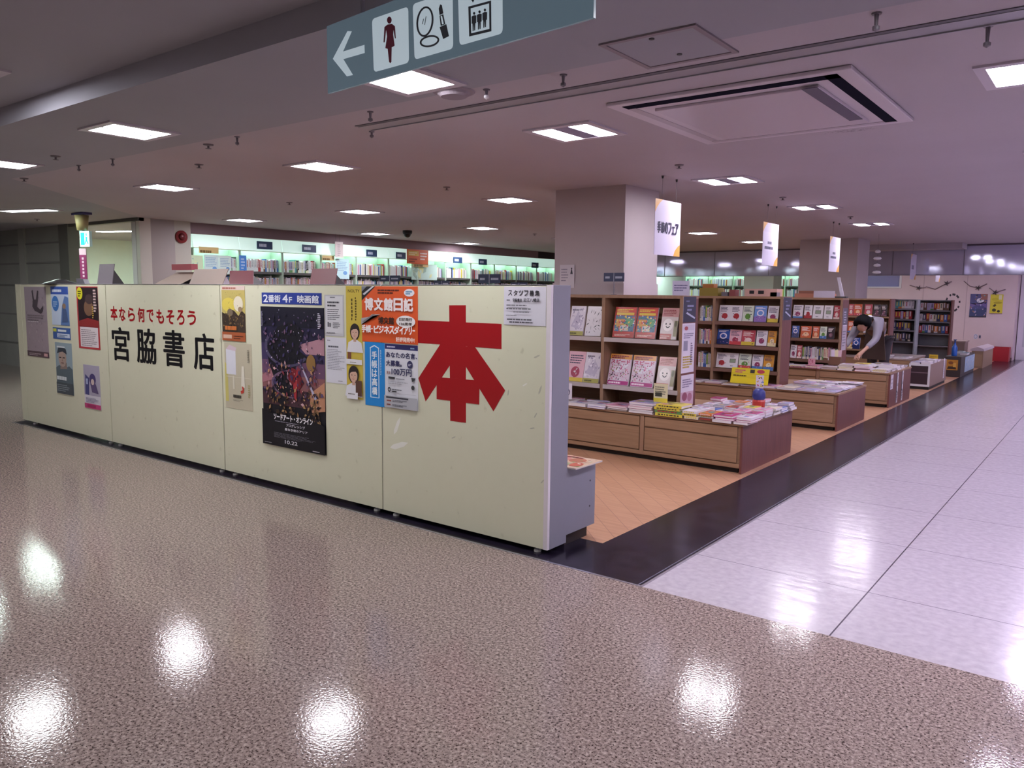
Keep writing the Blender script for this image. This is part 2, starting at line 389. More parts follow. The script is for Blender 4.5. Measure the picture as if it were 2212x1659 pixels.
for z in (0.45, 1.0, 1.55, 1.95, 2.3): mb.box(-22, 2.585, z, -12.2, 2.6, z + 0.03, mat('#7c7d79', 0.5, key='shutter_slat'))
for x in (-16.2, -13.9): mb.box(x, 2.56, 0, x + 0.25, 2.6, 2.6, mat('#a9aba3', 0.5, key='shutter_post'))
struct(mb, 'wall_dark', 'dark closed shutter wall at the far end of the corridor', 'wall')
mb = MB(); mb.box(-12.2, 2.56, 0, -11.85, 2.75, 2.6, mat('#6c6d68', 0.5, key='jamb')); mb.box(-11.85, 2.58, 2.55, -9.5, 2.68, 2.6, mat('#5f5f5a', 0.5, key='jamb2'))
struct(mb, 'door_1', 'dark frame of the wide opening into the pale green room', 'doorway')
mb = MB(); mb.box(-22.2, -9, 0, -22, 2.75, 2.72, SHUT); struct(mb, 'wall_far_left', 'dark end wall of the corridor', 'wall')
mb = MB(); mb.box(-22, -9.2, 0, 8, -9, 2.72, WHITEW); struct(mb, 'wall_front', 'white wall on the near side of the corridor', 'wall')
mb = MB(); mb.box(8, -9, 0, 8.2, 26, 2.72, WHITEW); struct(mb, 'wall_right', 'white wall on the far side of the aisle', 'wall')
PINKW = mat('#c8b4b8', 0.65, 0.3, key='pinkish_wall', var=0.03)
mb = MB()
mb.box(-4.4, 19.0, 0, -3.17, 19.15, 2.6, PINKW); mb.box(-3.17, 19.0, 0, -2.15, 19.15, 1.78, PINKW); mb.box(-3.17, 19.0, 2.22, -2.15, 19.15, 2.6, PINKW); mb.box(-2.15, 19.0, 0, 0.45, 19.15, 2.6, PINKW)
mb.box(-4.4, 19.15, 0, -4.25, 23, 2.6, PINKW); mb.box(0.30, 19.15, 0, 0.45, 21.0, 2.6, PINKW)
for x in (-1.6, -0.62): mb.box(x, 18.994, 0.1, x + 0.012, 19.0, 2.3, mat('#a8969b', 0.6, key='wall_joint'))
struct(mb, 'wall_back', 'pinkish back wall with posters and garland at end of aisle', 'wall')
mb = MB(); mb.box(-4.4, 18.985, 0, 0.45, 19.0, 0.08, mat('#6f5a58', 0.5, key='skirting')); struct(mb, 'baseboard_back', 'brown skirting along the pinkish back wall', 'skirting')
mb = MB(); mb.box(-9.97, 22.5, 0, -4.4, 22.7, 2.6, WHITEW); mb.box(0.45, 21.0, 0, 8, 21.2, 2.6, WHITEW); struct(mb, 'wall_rear', 'white wall far behind the glass barrier', 'wall')
GLASSV = mat('#8d8fb8', 0.08, 0.6, 0.0, 'violet_window_glass')
mb = MB(); mb.box(-3.17, 19.04, 1.78, -2.15, 19.06, 2.22, GLASSV)
for a in ((-3.2, 1.75, -2.12, 1.79), (-3.2, 2.2, -2.12, 2.25), (-3.2, 1.79, -3.15, 2.2), (-2.17, 1.79, -2.12, 2.2)): mb.box(a[0], 18.98, a[1], a[2], 19.05, a[3], STEELW)
struct(mb, 'window_1', 'white framed service window in the pinkish back wall', 'window')
mb = MB(); mb.box(-3.2, 14.3, 2.49, -0.1, 14.9, 2.6, C_STORE); struct(mb, 'ceiling_beam', 'shallow boxed beam under the ceiling by the glass barrier', 'beam')

def pillar(x0, y0, x1, y1, name, label):
    mb = MB(); mb.box(x0, y0, 0, x1, y1, 2.6, mat('#b8adae', 0.6, 0.35, key='pillar_paint', var=0.02))
    mb.box(x0 - 0.012, y0 - 0.012, 0, x1 + 0.012, y1 + 0.012, 1.62, mat('#b8abae', 0.5, 0.35, key='pillar_wainscot', var=0.02)) if name == 'pillar' else None
    return struct(mb, name, label, 'pillar')
pillar(-2.37, 3.46, -1.52, 4.18, 'pillar', 'square white pillar rising behind the nearest low bookcase')
pillar(-2.57, 12.15, -1.5, 13.0, 'pillar_far', 'square grey white pillar further back along the gondolas')
pillar(-6.6, 19.6, -5.7, 20.3, 'pillar_rear', 'small beige pillar far behind the glass barrier')

# ------------------------------------------------------------------ ceiling lights
def diffuser_mat(kind):
    c, e = kind; return mat('#ffffff', 0.4, 0.3, key='lit_diffuser', emit=c, es=e)
FRAME = mat('#c7bfc9', 0.4, 0.4, key='lamp_frame')
LIGHTS = {}
def make_light(style, kind, label):
    t = thing('ceiling_light', label, 'ceiling light', group=None)
    gap, wd, ln = {'wide': (0.13, 0.15, 0.40), 'narrow': (0.03, 0.165, 0.40), 'single': (0.0, 0.17, 0.34), 'tube': (0.02, 0.085, 0.9)}[style]
    W = wd + gap / 2 + 0.05; H = ln / 2 + 0.05
    mb = MB()
    for a in ((-W, -H, W, -ln / 2), (-W, ln / 2, W, H), (-W, -ln / 2, -wd - gap / 2, ln / 2), (wd + gap / 2, -ln / 2, W, ln / 2)):
        mb.box(a[0], a[1], -0.012, a[2], a[3], 0.0, FRAME)
    if gap: mb.box(-gap / 2, -ln / 2, -0.008, gap / 2, ln / 2, 0.0, mat('#8f88a8', 0.4, key='lamp_bridge'))
    mb.build('frame', t)
    dm = diffuser_mat(kind)
    for sx in (-1, 1):
        mb = MB(); x0 = sx * gap / 2; x1 = sx * (gap / 2 + wd)
        mb.box(min(x0, x1), -ln / 2, -0.007, max(x0, x1), ln / 2, -0.001, dm); mb.build('diffuser', t)
    return t
def light(x, y, style, kind, label, z=2.6, rz=0.0):
    k = (style, kind)
    if k in LIGHTS: t = dup(LIGHTS[k])
    else: t = LIGHTS[k] = make_light(style, kind, label)
    t.location = (x, y, z); t.rotation_euler = (0, 0, rz); t['label'] = label
    return t
LB = 'square two-panel ceiling light'
for x, y, st, kd, lb in [
    (-0.52, 1.0, 'wide', LAMP_STORE, 'wide-gapped ceiling light just left of the big air conditioner'),
    (-0.57, 3.74, 'wide', LAMP_STORE, 'ceiling light above first hanging card, second in the aisle-side row'),
    (-0.58, 6.48, 'wide', LAMP_STORE, 'ceiling light over second gondola, third in the aisle-side row'),
    (-0.58, 9.22, 'wide', LAMP_STORE, 'ceiling light over third gondola, farthest in the aisle-side row'),
    (-3.17, 0.99, 'narrow', LAMP_STORE, 'ceiling light above partition, left of the metal ceiling rail end'),
    (-3.3, 3.86, 'narrow', LAMP_STORE, 'ceiling light just left of the near white pillar'),
    (-3.45, 9.6, 'narrow', LAMP_STORE, 'ceiling light seen right of the pillar below first hanging card'),
    (-3.52, 12.22, 'narrow', LAMP_STORE, 'small distant ceiling light left of the second hanging card'),
    (-5.72, 0.96, 'narrow', LAMP_STORE, 'ceiling light above the partition left of centre, near diagonal edge'),
    (-5.87, 3.82, 'narrow', LAMP_STORE, 'ceiling light in second row from partition, left of pillar'),
    (-6.17, 6.8, 'narrow', LAMP_STORE, 'ceiling light in third row, behind the dome camera'),
    (-6.3, 9.6, 'narrow', LAMP_STORE, 'ceiling light far back hidden by the near pillar'),
    (-8.45, 3.74, 'narrow', LAMP_STORE, 'ceiling light at near end of the mauve wall'),
    (-8.76, 6.76, 'narrow', LAMP_STORE, 'ceiling light at middle of the mauve wall, left of dome camera'),
    (-9.1, 9.8, 'narrow', LAMP_STORE, 'ceiling light at far end of the mauve wall'),
    (2.13, 1.05, 'wide', LAMP_AISLE, 'bright ceiling light over the white aisle, right of air conditioner'),
    (-3.05, -0.78, 'narrow', LAMP_HALL, 'ceiling light on grey corridor ceiling, above the shop name'),
    (-0.52, -0.59, 'single', LAMP_HALL, 'ceiling light peeking below the hanging restroom sign'),
    (-5.42, -0.72, 'narrow', LAMP_HALL, 'ceiling light cut by left edge, on grey corridor ceiling'),
]: light(x, y, st, kd, lb)
for y in (3.75, 6.5, 9.3, 12.1, 14.9, 17.7): light(2.1, y, 'wide', LAMP_AISLE, 'bright ceiling light over the white aisle beyond frame edge').__setitem__('group', 'ceiling lights out of view')
for x, y in ((4.7, 1.0), (4.7, 6.5), (4.7, 12.1), (4.7, 17.7), (-3.3, 6.6)): light(x, y, 'wide', LAMP_AISLE if x > 0 else LAMP_STORE, 'bright ceiling light over the white aisle beyond frame edge' if x > 0 else 'ceiling light behind the near pillar').__setitem__('group', 'ceiling lights out of view')
light(-8.7, -0.1, 'narrow', LAMP_ROOM, 'unseen ceiling light beyond frame edge, lighting the corridor').__setitem__('group', 'corridor ceiling lights out of view')
for x in (-11.2, -14, 2.1, 4.7): light(x, -0.7, 'narrow', LAMP_HALL, 'unseen ceiling light beyond frame edge, lighting the corridor').__setitem__('group', 'corridor ceiling lights out of view')  # the two far-left lamps are added to brighten the dark corridor end
for x, y in ((-2.78, -1.95), (0.0, -4.6), (-2.8, -4.6), (2.8, -4.6), (-5.6, -4.6), (5.4, -4.6), (-9, -3)): light(x, y, 'narrow', LAMP_HALL, 'ceiling light on raised corridor ceiling near the viewer', z=2.72).__setitem__('group', 'raised ceiling lights')
light(-9.82, 1.18, 'tube', LAMP_ROOM, 'long tube light on dark corridor ceiling, far left', rz=math.radians(-72))
light(-12.65, 3.82, 'tube', LAMP_ROOM[:1] + (70.0,), 'long tube light on ceiling inside the pale green room', rz=math.radians(-72))
light(-12.3, 5.6, 'tube', LAMP_ROOM[:1] + (70.0,), 'unseen tube light added to brighten the pale green room', rz=math.radians(-72))  # second lamp, out of sight, added to lift the room walls
for x, y in ((-5.2, 17.5), (-8.0, 17.5), (-6.6, 20.6), (-9.2, 20.6)): light(x, y, 'narrow', LAMP_CASE[:1] + (30.0,), 'greenish ceiling light behind the glass smoke barrier').__setitem__('group', 'ceiling lights behind the barrier')

for x in (-2.7, -0.9): light(x, 17.1, 'wide', LAMP_STORE, 'unseen ceiling light added behind the barrier to brighten the back wall').__setitem__('group', 'unseen lights added before the back wall')  # added lamps hidden by the beam, they lift the back wall

# ------------------------------------------------------------------ other ceiling fittings
t = thing('air_conditioner', 'large white ceiling cassette air conditioner with dark slots', 'air conditioner', (0.74, 1.13, 2.598))
mb = MB(); AW = mat('#cfc6cf', 0.4, 0.4, key='ac_white')
X, Y = 0.675, 0.705
mb.box(-X, -Y, -0.02, X, Y, 0.0, AW); mb.build('casing', t, 0.006)
mb = MB(); mb.box(-X + 0.21, -Y + 0.2, -0.036, X - 0.21, Y - 0.2, -0.02, mat('#c4b9c4', 0.35, 0.4, key='ac_panel')); mb.build('intake_panel', t, 0.004)
NAVY = mat('#0b0b20', 0.9, 0.1, key='ac_slot')
for a in ((-X + 0.08, -Y + 0.05, X - 0.08, -Y + 0.125), (X - 0.145, -Y + 0.05, X - 0.08, Y - 0.08), (-X + 0.08, Y - 0.105, X - 0.08, Y - 0.055), (-X + 0.08, -Y + 0.12, -X + 0.13, Y - 0.12)):
    dark = a[1] < -0.6
    mb = MB(); mb.box(a[0], a[1], -0.0225, a[2], a[3], -0.02, NAVY if dark else mat('#b3a9b3', 0.4, key='ac_louvre')); mb.build('air_slot', t)
mb = MB(); mb.box(X - 0.29, -Y + 0.18, -0.039, X - 0.215, Y - 0.33, -0.036, mat('#5b566b', 0.5, key='ac_grille')); mb.build('grille', t)

t = thing('access_hatch', 'square access hatch with brown frame in the ceiling', 'ceiling hatch', (0.83, -0.30, 2.6))
mb = MB(); hf = mat('#8a7f86', 0.5, key='hatch_frame')
for a in ((-.23, -.23, .23, -.205), (-.23, .205, .23, .23), (-.23, -.205, -.205, .205), (.205, -.205, .23, .205)): mb.box(a[0], a[1], -0.008, a[2], a[3], 0, hf)
mb.build('frame', t)
mb = MB(); mb.box(-.205, -.205, -0.004, .205, .205, 0, C_HALL); mb.build('cover', t)
for y in (-0.17, 0.1):
    mb = MB(); mb.cyl((0, y, -0.008), (0, y, -0.004), 0.012, 0.012, DGREY); mb.build('latch', t)
mb = MB(); mb.lathe([(0.0, -0.03), (0.07, -0.03), (0.085, -0.02), (0.095, -0.008), (0.115, -0.006), (0.12, 0.0)], (0, 0, 0), mat('#9a8f98', 0.8, 0.2, key='speaker_white'), 28)
tag(mb.build('ceiling_speaker', loc=(-0.48, -0.28, 2.6)), 'round ceiling speaker just below the hanging restroom sign', 'ceiling speaker')
mb = MB(); rg = mat('#a3a1aa', 0.4, 0.5, 0.3, 'rail_metal')
mb.box(-1.62, -0.02, -0.004, 7.5, 0.012, 0, mat('#5a5862', 0.5, key='rail_shadow_gap')); mb.box(-1.62, 0.012, -0.006, 7.5, 0.12, 0, rg); mb.box(-1.62, 0.12, -0.012, 7.5, 0.13, 0, rg)
tag(mb.build('shutter_rail', loc=(0, 0.03, 2.6)), 'long grey metal shutter rail crossing the ceiling', 'ceiling rail')
mb = MB(); mb.box(2.7, 14.97, 2.56, 7.9, 15.05, 2.6, DGREY); tag(mb.build('curtain_rail'), 'dark ceiling rail far down the aisle beyond frame edge', 'ceiling rail')

def small_hook(px, py, z, long=0.05, white=False):
    p = onZ(px, py, z); mb = MB(); m_ = mat('#6d6670', 0.4, key='hook_metal')
    long *= .85; mb.cyl((0, 0, 0), (0, 0, -0.006), 0.02, 0.018, m_, 12); mb.cyl((0, 0, -0.006), (0, 0, -long), 0.009, 0.006, m_, 8)
    mb.lathe([(0.0, -long - 0.02), (0.014, -long - 0.012), (0.014, -long), (0.008, -long + 0.004)], (0, 0, 0), mat('#e8e4ea', 0.3, key='bulb_white') if white else m_, 10)
    return mb.build('ceiling_hook', loc=(p.x, p.y, z))
for i, (px, py, l, wh, lb) in enumerate([(1217, 161, .05, 0, 'small ceiling hook between hanging sign and shutter rail'), (1051, 193, .04, 1, 'white tipped ceiling hook right of round speaker'),
        (800, 241, .05, 0, 'small ceiling hook above the left end of shutter rail'), (1894, 28, .06, 0, 'ceiling hook above the shutter rail near air conditioner'), (2135, 55, .08, 0, 'long ceiling hook hanging by bright aisle light'),
        (512, 295, .05, 0, 'ceiling hook on grey paint edge above the shop name'), (243, 343, .05, 0, 'ceiling hook below the corridor light at far left'),
        (170, 357, .04, 0, 'ceiling hook by diagonal ceiling edge, near corridor light'), (803, 284, .03, 0, 'short ceiling hook under the left end of shutter rail')]):
    tag(small_hook(px, py, 2.6, l, wh), lb, 'ceiling hook')
for px, py, lb in [(450, 312, 'sprinkler head left of ceiling hooks above shop name'), (52, 385, 'sprinkler head at the corner of diagonal ceiling edge'), (120, 337, 'sprinkler head on grey corridor ceiling, far left'), (430, 355, 'sprinkler head above second partition panel'),
        (965, 404, 'sprinkler head in middle of shop ceiling'), (1467, 356, 'sprinkler head above the first hanging card'), (1691, 426, 'sprinkler head above the second hanging card'), (1837, 468, 'sprinkler head beyond the third hanging card'),
        (80, 473, 'sprinkler head on dark corridor ceiling beside tube light'), (625, 437, 'sprinkler head in front of mauve wall'), (1155, 505, 'sprinkler head near pillar at back of shop')]:
    p = onZ(px, py, 2.6); mb = MB(); mb.lathe([(0.0, -0.035), (0.022, -0.033), (0.022, -0.03), (0.008, -0.028), (0.008, -0.012), (0.035, -0.008), (0.04, 0.0)], (0, 0, 0), mat('#6b6168', 0.4, key='sprinkler'), 12)
    tag(mb.build('sprinkler_head', loc=(p.x, p.y, 2.6)), lb, 'sprinkler')
p = onZ(880, 498, 2.6); t = thing('dome_camera', 'black dome security camera on ceiling before the mauve wall', 'security camera', (p.x, p.y, 2.6))
mb = MB(); mb.lathe([(0.0, -0.06), (0.075, -0.06), (0.085, -0.04), (0.085, 0.0)], (0, 0, 0), BLK, 16); mb.build('housing', t)
mb = MB(); mb.smooth = True; mb.lathe([(0.0, -0.125), (0.03, -0.12), (0.055, -0.1), (0.068, -0.06)], (0, 0, 0), mat('#0b0b0e', 0.1, key='dome_glass'), 16); mb.build('dome', t)
t = thing('alarm_bell', 'round dark red alarm bell on pier by wall bookcases', 'alarm bell', (-9.53, 3.29, 2.35))
mb = MB(); mb.smooth = True; mb.cyl((0, 0, 0), (0.03, 0, 0), 0.10, 0.10, mat('#8e3338', 0.4, key='bell_red'), 20); mb.build('base', t)
mb = MB(); mb.smooth = True; mb.cyl((0.03, 0, 0), (0.06, 0, 0), 0.06, 0.035, mat('#6a2328', 0.3, key='bell_lens'), 16); mb.build('lens', t)

# hanging exit sign with a banner
t = thing('exit_sign', 'green lit exit sign hanging from the corridor ceiling', 'exit sign', (-9.55, 1.78, 2.6))
mb = MB(); mb.box(-0.17, -0.07, -0.03, 0.17, 0.07, 0, mat('#4a4578', 0.5, key='sign_plate')); mb.build('ceiling_plate', t)
mb = MB(); mb.smooth = True; mb.cyl((0, 0, -0.035), (0, 0, -0.25), 0.095, 0.07, mat('#a8976a', 0.5, key='sign_boss'), 16); mb.build('boss', t)
a = Art(0.18, 0.22, '#bfe9e6', 0.05); GL = mat('#c8fff4', 0.4, key='exit_glow', emit='#8ff2ea', es=1.6); GG = mat('#0f8f7f', 0.4, key='exit_green', emit='#12a08e', es=0.8)
a.rect(0, 0, 1, 1, GL); a.rect(0.08, 0.1, 0.5, 0.9, GG); a.ell(0.7, 0.78, 0.07, 0.09, GG); a.poly([(.6, .66), (.82, .6), (.78, .42), (.92, .2), (.82, .14), (.7, .34), (.58, .14), (.5, .2), (.62, .44)], GG)
a.build('lit_panel', (-0.09, 0.0, -0.48), 0.3, t)
mb = MB(); mb.cyl((0, 0.02, -0.25), (0, 0.02, -0.26), 0.02, 0.02, DGREY); mb.build('stem', t)
t2 = Art(0.11, 0.46, '#8f2f63', 0.01); t2.rect(0, 0.8, 1, 1, '#d9b6c6')
for k in range(6): t2.rect(0.36, 0.1 + k * 0.11, 0.64, 0.17 + k * 0.11, '#e8c3d6')
tag(t2.build('hanging_banner', (-9.62, 1.75, 1.63), 0.5), 'narrow magenta banner hanging under the exit sign', 'banner')

# glass smoke barrier
t = thing('smoke_barrier', 'row of hanging glass smoke barrier panes at back of shop', 'glass barrier', (0, 15.0, 0))
def glass():
    m, nt, b, N = node_mat('barrier_glass')
    b.inputs['Base Color'].default_value = (*lin('#d2d2ec'), 1); b.inputs['Roughness'].default_value = 0.06; b.inputs['Metallic'].default_value = 0.5
    b.inputs['IOR'].default_value = 1.5; b.inputs['Specular IOR Level'].default_value = 0.9
    return m
GB = glass(); xs = [-9.6, -8.2, -6.9, -5.55, -4.2, -2.85, -1.5, -0.15, 1.2, 2.6]
for x0, x1 in zip(xs, xs[1:]):
    mb = MB(); mb.box(x0 + 0.008, -0.004, 1.99, x1 - 0.008, 0.004, 2.59, GB); mb.build('pane', t)
mb = MB(); mb.box(-9.6, -0.015, 1.975, 2.6, 0.015, 1.99, mat('#8b8792', 0.3, key='barrier_edge'))
for x in xs: mb.box(x - 0.008, -0.008, 1.99, x + 0.008, 0.008, 2.59, mat('#6d6975', 0.3, key='barrier_joint'))
mb.build('edging', t)
mb = MB(); mb.box(-9.6, -0.03, 2.57, 2.6, 0.03, 2.6, mat('#57505a', 0.4, key='barrier_rail')); mb.build('head_rail', t)

# ------------------------------------------------------------------ the cream display partition: four units
PX = [-7.26, -5.17, -3.25, -1.37, 0.0]
SEAM = mat('#8f8f8a', 0.4, key='panel_seam')
PLAB = ['cream partition unit farthest along, hung with five small posters', 'cream partition unit lettered with the shop name in black and red',
        'cream partition unit with tall dark film poster and yellow strip', 'cream partition unit at the shop corner with giant red character']
units = []
for i in range(4):
    x0, x1 = PX[i], PX[i + 1]
    t = thing('partition_unit', PLAB[i], 'partition', (x0, 0, 0), group='partition units along the shop front'); units.append(t)
    W = x1 - x0
    mb = MB(); mb.box(0.004, 0.018, 0.035, W - 0.004, 0.185, 1.545, STEELG); mb.build('carcass', t)
    if i == 0:
        mb = MB(); mb.box(0.002, 0.0, 0.03, 0.135, 0.018, 1.55, CREAM); mb.build('side_strip', t)
        mb = MB(); mb.box(0.143, 0.0, 0.03, W - 0.006, 0.018, 1.55, CREAM); mb.build('back_panel', t)
        mb = MB(); mb.box(0.135, 0.004, 0.03, 0.143, 0.018, 1.545, SEAM); mb.build('seam_strip', t)
    else:
        mb = MB(); mb.box(0.006, 0.0, 0.03, W - (0.03 if i == 3 else 0.006), 0.018, 1.55, CREAM); mb.build('back_panel', t)
    mb = MB(); mb.box(-0.006, 0.006, 0.03, 0.006, 0.02, 1.545, SEAM)
    if i: mb.build('seam_strip', t)
    if i == 3:
        mb = MB(); mb.box(W - 0.03, -0.002, 0.03, W, 0.02, 1.552, mat('#dcd4d8', 0.35, key='edge_trim')); mb.build('corner_trim', t)
        mb = MB(); mb.box(W - 0.004, 0.02, 0.03, W + 0.002, 0.19, 1.55, STEELG); mb.build('end_panel', t)
    mb = MB(); mb.box(0.006, 0.0, 1.545, W - 0.004, 0.19, 1.552, STEELW); mb.build('top_board', t)
    for fx in (0.10 + (0.15 if i == 0 else 0), W - 0.09):
        mb = MB(); mb.cyl((fx, 0.03, 0), (fx, 0.03, 0.012), 0.022, 0.022, mat('#d8d6d0', 0.4, key='foot_white'), 12); mb.cyl((fx, 0.03, 0.012), (fx, 0.03, 0.036), 0.009, 0.009, STEELG, 8); mb.build('foot', t)
        mb = MB(); mb.cyl((fx, 0.15, 0), (fx, 0.15, 0.012), 0.022, 0.022, mat('#d8d6d0', 0.4, key='foot_white'), 12); mb.cyl((fx, 0.15, 0.012), (fx, 0.15, 0.036), 0.009, 0.009, STEELG, 8); mb.build('foot', t)

INK = mat('#141418', 0.35, key='vinyl_black'); VRED = mat('#a3141c', 0.3, 0.5, key='vinyl_red')
def lettering(t, ox, parts, name, m):
    """parts: list of polygons in world x,z on the partition face"""
    mb = MB()
    for k, P in enumerate(parts): mb.prism([(x - ox, 0, z) for x, z in P][::-1], (0, -0.0012 - 0.00015 * k, 0), (0, 0.0, 0), m)
    return mb.build(name, t)
def q3(pts, ox=780, oy=580, s=4.096):
    return [(lambda p: (p.x, p.z))(onY(ox + a / s, oy + b / s)) for a, b in pts]
# the giant character, stroke by stroke
lettering(units[3], PX[3], [
    q3([(780, 325), (927, 325), (928, 1365), (790, 1347)]),
    q3([(470, 457), (1243, 490), (1243, 712), (475, 655)]),
    q3([(708, 660), (810, 660), (810, 820), (572, 1175), (508, 970)]),
    q3([(1005, 690), (905, 690), (905, 830), (1172, 1262), (1275, 1078)]),
    q3([(670, 960), (1050, 992), (1045, 1203), (670, 1155)])], 'giant_character', VRED)
def text_on(t, ox, s, x0, z0, x1, z1, m, name, bold):
    v, f, _ = text_geo(s); mb = MB(); H = z1 - z0
    for k in range(9):
        dx, dz = ((0, 0) if k == 8 else (math.cos(k * .785) * bold * H * 1.25, math.sin(k * .785) * bold * H * .7))
        mb.add([(x0 - ox + a * (x1 - x0) + dx, -0.0012 - k * 6e-5, z0 + b * H + dz) for a, b in v], f, m)
    return mb.build(name, t)
def q1(x, y):
    p = onY(x / 3.95, 560 + y / 3.95); return p.x, p.z
for ch, (ax, ay, bx, by) in zip('宮脇書店', [(955, 578, 1112, 872), (1163, 590, 1335, 897), (1392, 602, 1578, 925), (1650, 630, 1832, 955)]):
    x0, z1 = q1(ax, ay); x1, z0 = q1(bx, by); text_on(units[1], PX[1], ch, x0, z0, x1, z1, INK, 'black_character', 0.022)
v0 = q1(943, 400); v1 = q1(1672, 565)
cells = [(943, 402, 1003, 520), (1017, 410, 1072, 525), (1092, 415, 1152, 528), (1175, 415, 1236, 535), (1253, 430, 1312, 535), (1335, 430, 1400, 548), (1420, 435, 1488, 552), (1510, 435, 1575, 558), (1600, 440, 1673, 562)]
mb = MB()
for ch, (ax, ay, bx, by) in zip('本なら何でもそろう', cells):
    x0, z1 = q1(ax, ay); x1, z0 = q1(bx, by); v, f, _ = text_geo(ch); H = z1 - z0
    for k in range(9):
        dx, dz = ((0, 0) if k == 8 else (math.cos(k * .785) * .032 * H, math.sin(k * .785) * .032 * H))
        mb.add([(x0 - PX[1] + a * (x1 - x0) + dx, -0.0012 - k * 6e-5, z0 + b * H + dz) for a, b in v], f, VRED)
mb.build('red_slogan', units[1])
# scuffs and dents on the two units nearest the corner
for k, (px, py, l, an, c) in enumerate([(858, 920, .07, 1.1, '#e6e5da'), (862, 962, .09, .3, '#e8e7dd'), (1160, 770, .025, .4, '#b7b6a2'), (1167, 842, .03, 1.2, '#b7b6a2'), (1150, 925, .02, .2, '#b0af9d'), (1172, 1040, .02, .8, '#b7b6a2'), (1134, 831, .02, .5, '#e6e5da'), (1157, 897, .02, 1, '#b3b2a0'), (980, 945, .02, .4, '#b3b2a0'), (1098, 848, .02, 1.4, '#b0af9d')]):
    p = onY(px, py); mb = MB(); ca, sa = math.cos(an), math.sin(an); L = l; Wd = l * 0.22
    P = [(p.x - PX[3] + ca * a * L - sa * b * Wd, -0.0006, p.z + sa * a * L + ca * b * Wd) for a, b in ((-1, 0), (-.5, -1), (.5, -.8), (1, .1), (.4, .9), (-.6, .8))]
    if p.x < PX[3]: continue
    mb.poly(P, mat(c, 0.5, key='scuff')); mb.build('scuff', units[3])

# ------------------------------------------------------------------ posters on the partition
def poster(name, label, cat, corners, draw, paper='#e8e6e4', group=None, dy=0.0):
    c = [onY(*p) for p in corners]          # tl, tr, br, bl on the panel face
    x0 = (c[0].x + c[3].x) / 2; x1 = (c[1].x + c[2].x) / 2; z1 = (c[0].z + c[1].z) / 2; z0 = (c[2].z + c[3].z) / 2
    a = Art(x1 - x0, z1 - z0, paper); draw(a)
    o = a.build(name, (x0, -0.0021 - dy, z0)); tag(o, label, cat, group)
    lean = math.atan2((c[0].x - c[3].x + c[1].x - c[2].x) / 2, z1 - z0)
    o.rotation_euler = (0, 0, 0)
    return o

def d_cat(a):
    a.rect(0, 0.06, 1, 1, '#a2939a'); a.rect(0, 0.5, 1, 1, '#9c8f97'); a.specks(60, .05, .1, .95, .9, .05, ['#a79aa1', '#93868d', '#b3a5aa', '#8a7d85'], 2); a.rect(0, 0, 1, 0.08, '#5e4a50'); a.rect(.78, .02, .94, .06, '#d8a8a8')
    a.poly([(.36, .94), (.42, .96), (.46, .82), (.54, .82), (.62, .95), (.68, .94), (.62, .78), (.58, .72), (.72, .68), (.86, .74), (.84, .66), (.74, .62), (.6, .64), (.46, .66), (.36, .72), (.4, .8)], '#4d434a')
    a.lines(.1, .5, .9, .515, 1, '#e0d8dc', .6); a.lines(.1, .52, .9, .62, 3, '#7c7076'); a.lines(.1, .02, .7, .06, 2, '#c9b8bc')
poster('film_poster', 'grey mauve poster with a dark leaping shape, farthest left on partition', 'poster', [(52, 619.5), (97.5, 619.5), (108, 772), (61, 770)], d_cat, '#a2939a')
def d_blue(a):
    a.rect(0, 0, 1, 1, '#c3d2e6'); a.rect(0, .8, 1, 1, '#3d5cae'); a.text('新春大売出し', .06, .84, .94, .94, '#dfe8f6', .03); a.specks(0, 0, 0, 1, 1, .1, ['#fff'])
    a.poly([(.5, 0), (1, 0), (1, .72), (.8, .76), (.62, .5)], '#5f7fb5'); a.ell(.25, .56, .2, .2, '#3f78be'); a.lines(.12, .48, .38, .64, 3, '#bcd6ee'); a.ell(.75, .5, .1, .07, '#94785f'); a.poly([(.66, .44), (.86, .42), (.95, .1), (.6, .08)], '#4b5f86')
def d_blue2(a):
    a.rect(0, 0, 1, 1, '#c3d2e6'); a.rect(0, .8, 1, 1, '#3d5cae'); a.lines(.08, .86, .92, .95, 1, '#dfe8f6', .7)
    a.poly([(.5, 0), (1, 0), (1, .72), (.8, .76), (.62, .5)], '#5f7fb5'); a.ell(.25, .56, .2, .2, '#3f78be'); a.lines(.12, .48, .38, .64, 3, '#bcd6ee'); a.ell(.75, .5, .1, .07, '#94785f'); a.poly([(.66, .44), (.86, .42), (.95, .1), (.6, .08)], '#4b5f86')
poster('poster', 'light blue poster with a round blue badge, near partition end', 'poster', [(109, 619), (147, 619), (151, 703), (114, 702)], d_blue2, '#c3d2e6')
def d_strip(a):
    a.rect(0, 0, 1, 1, '#40609f'); a.rect(.25, .15, .96, .5, '#d2dcec'); a.rect(.3, .66, .78, .84, '#d8dfe2'); a.rect(.03, .64, .22, .9, '#cad04a'); a.lines(.3, .2, .9, .46, 2, '#56709f')
poster('banner_sheet', 'small blue and white sheet under the light blue poster', 'notice', [(115, 707), (152, 709), (153, 735), (115, 731)], d_strip, '#40609f')
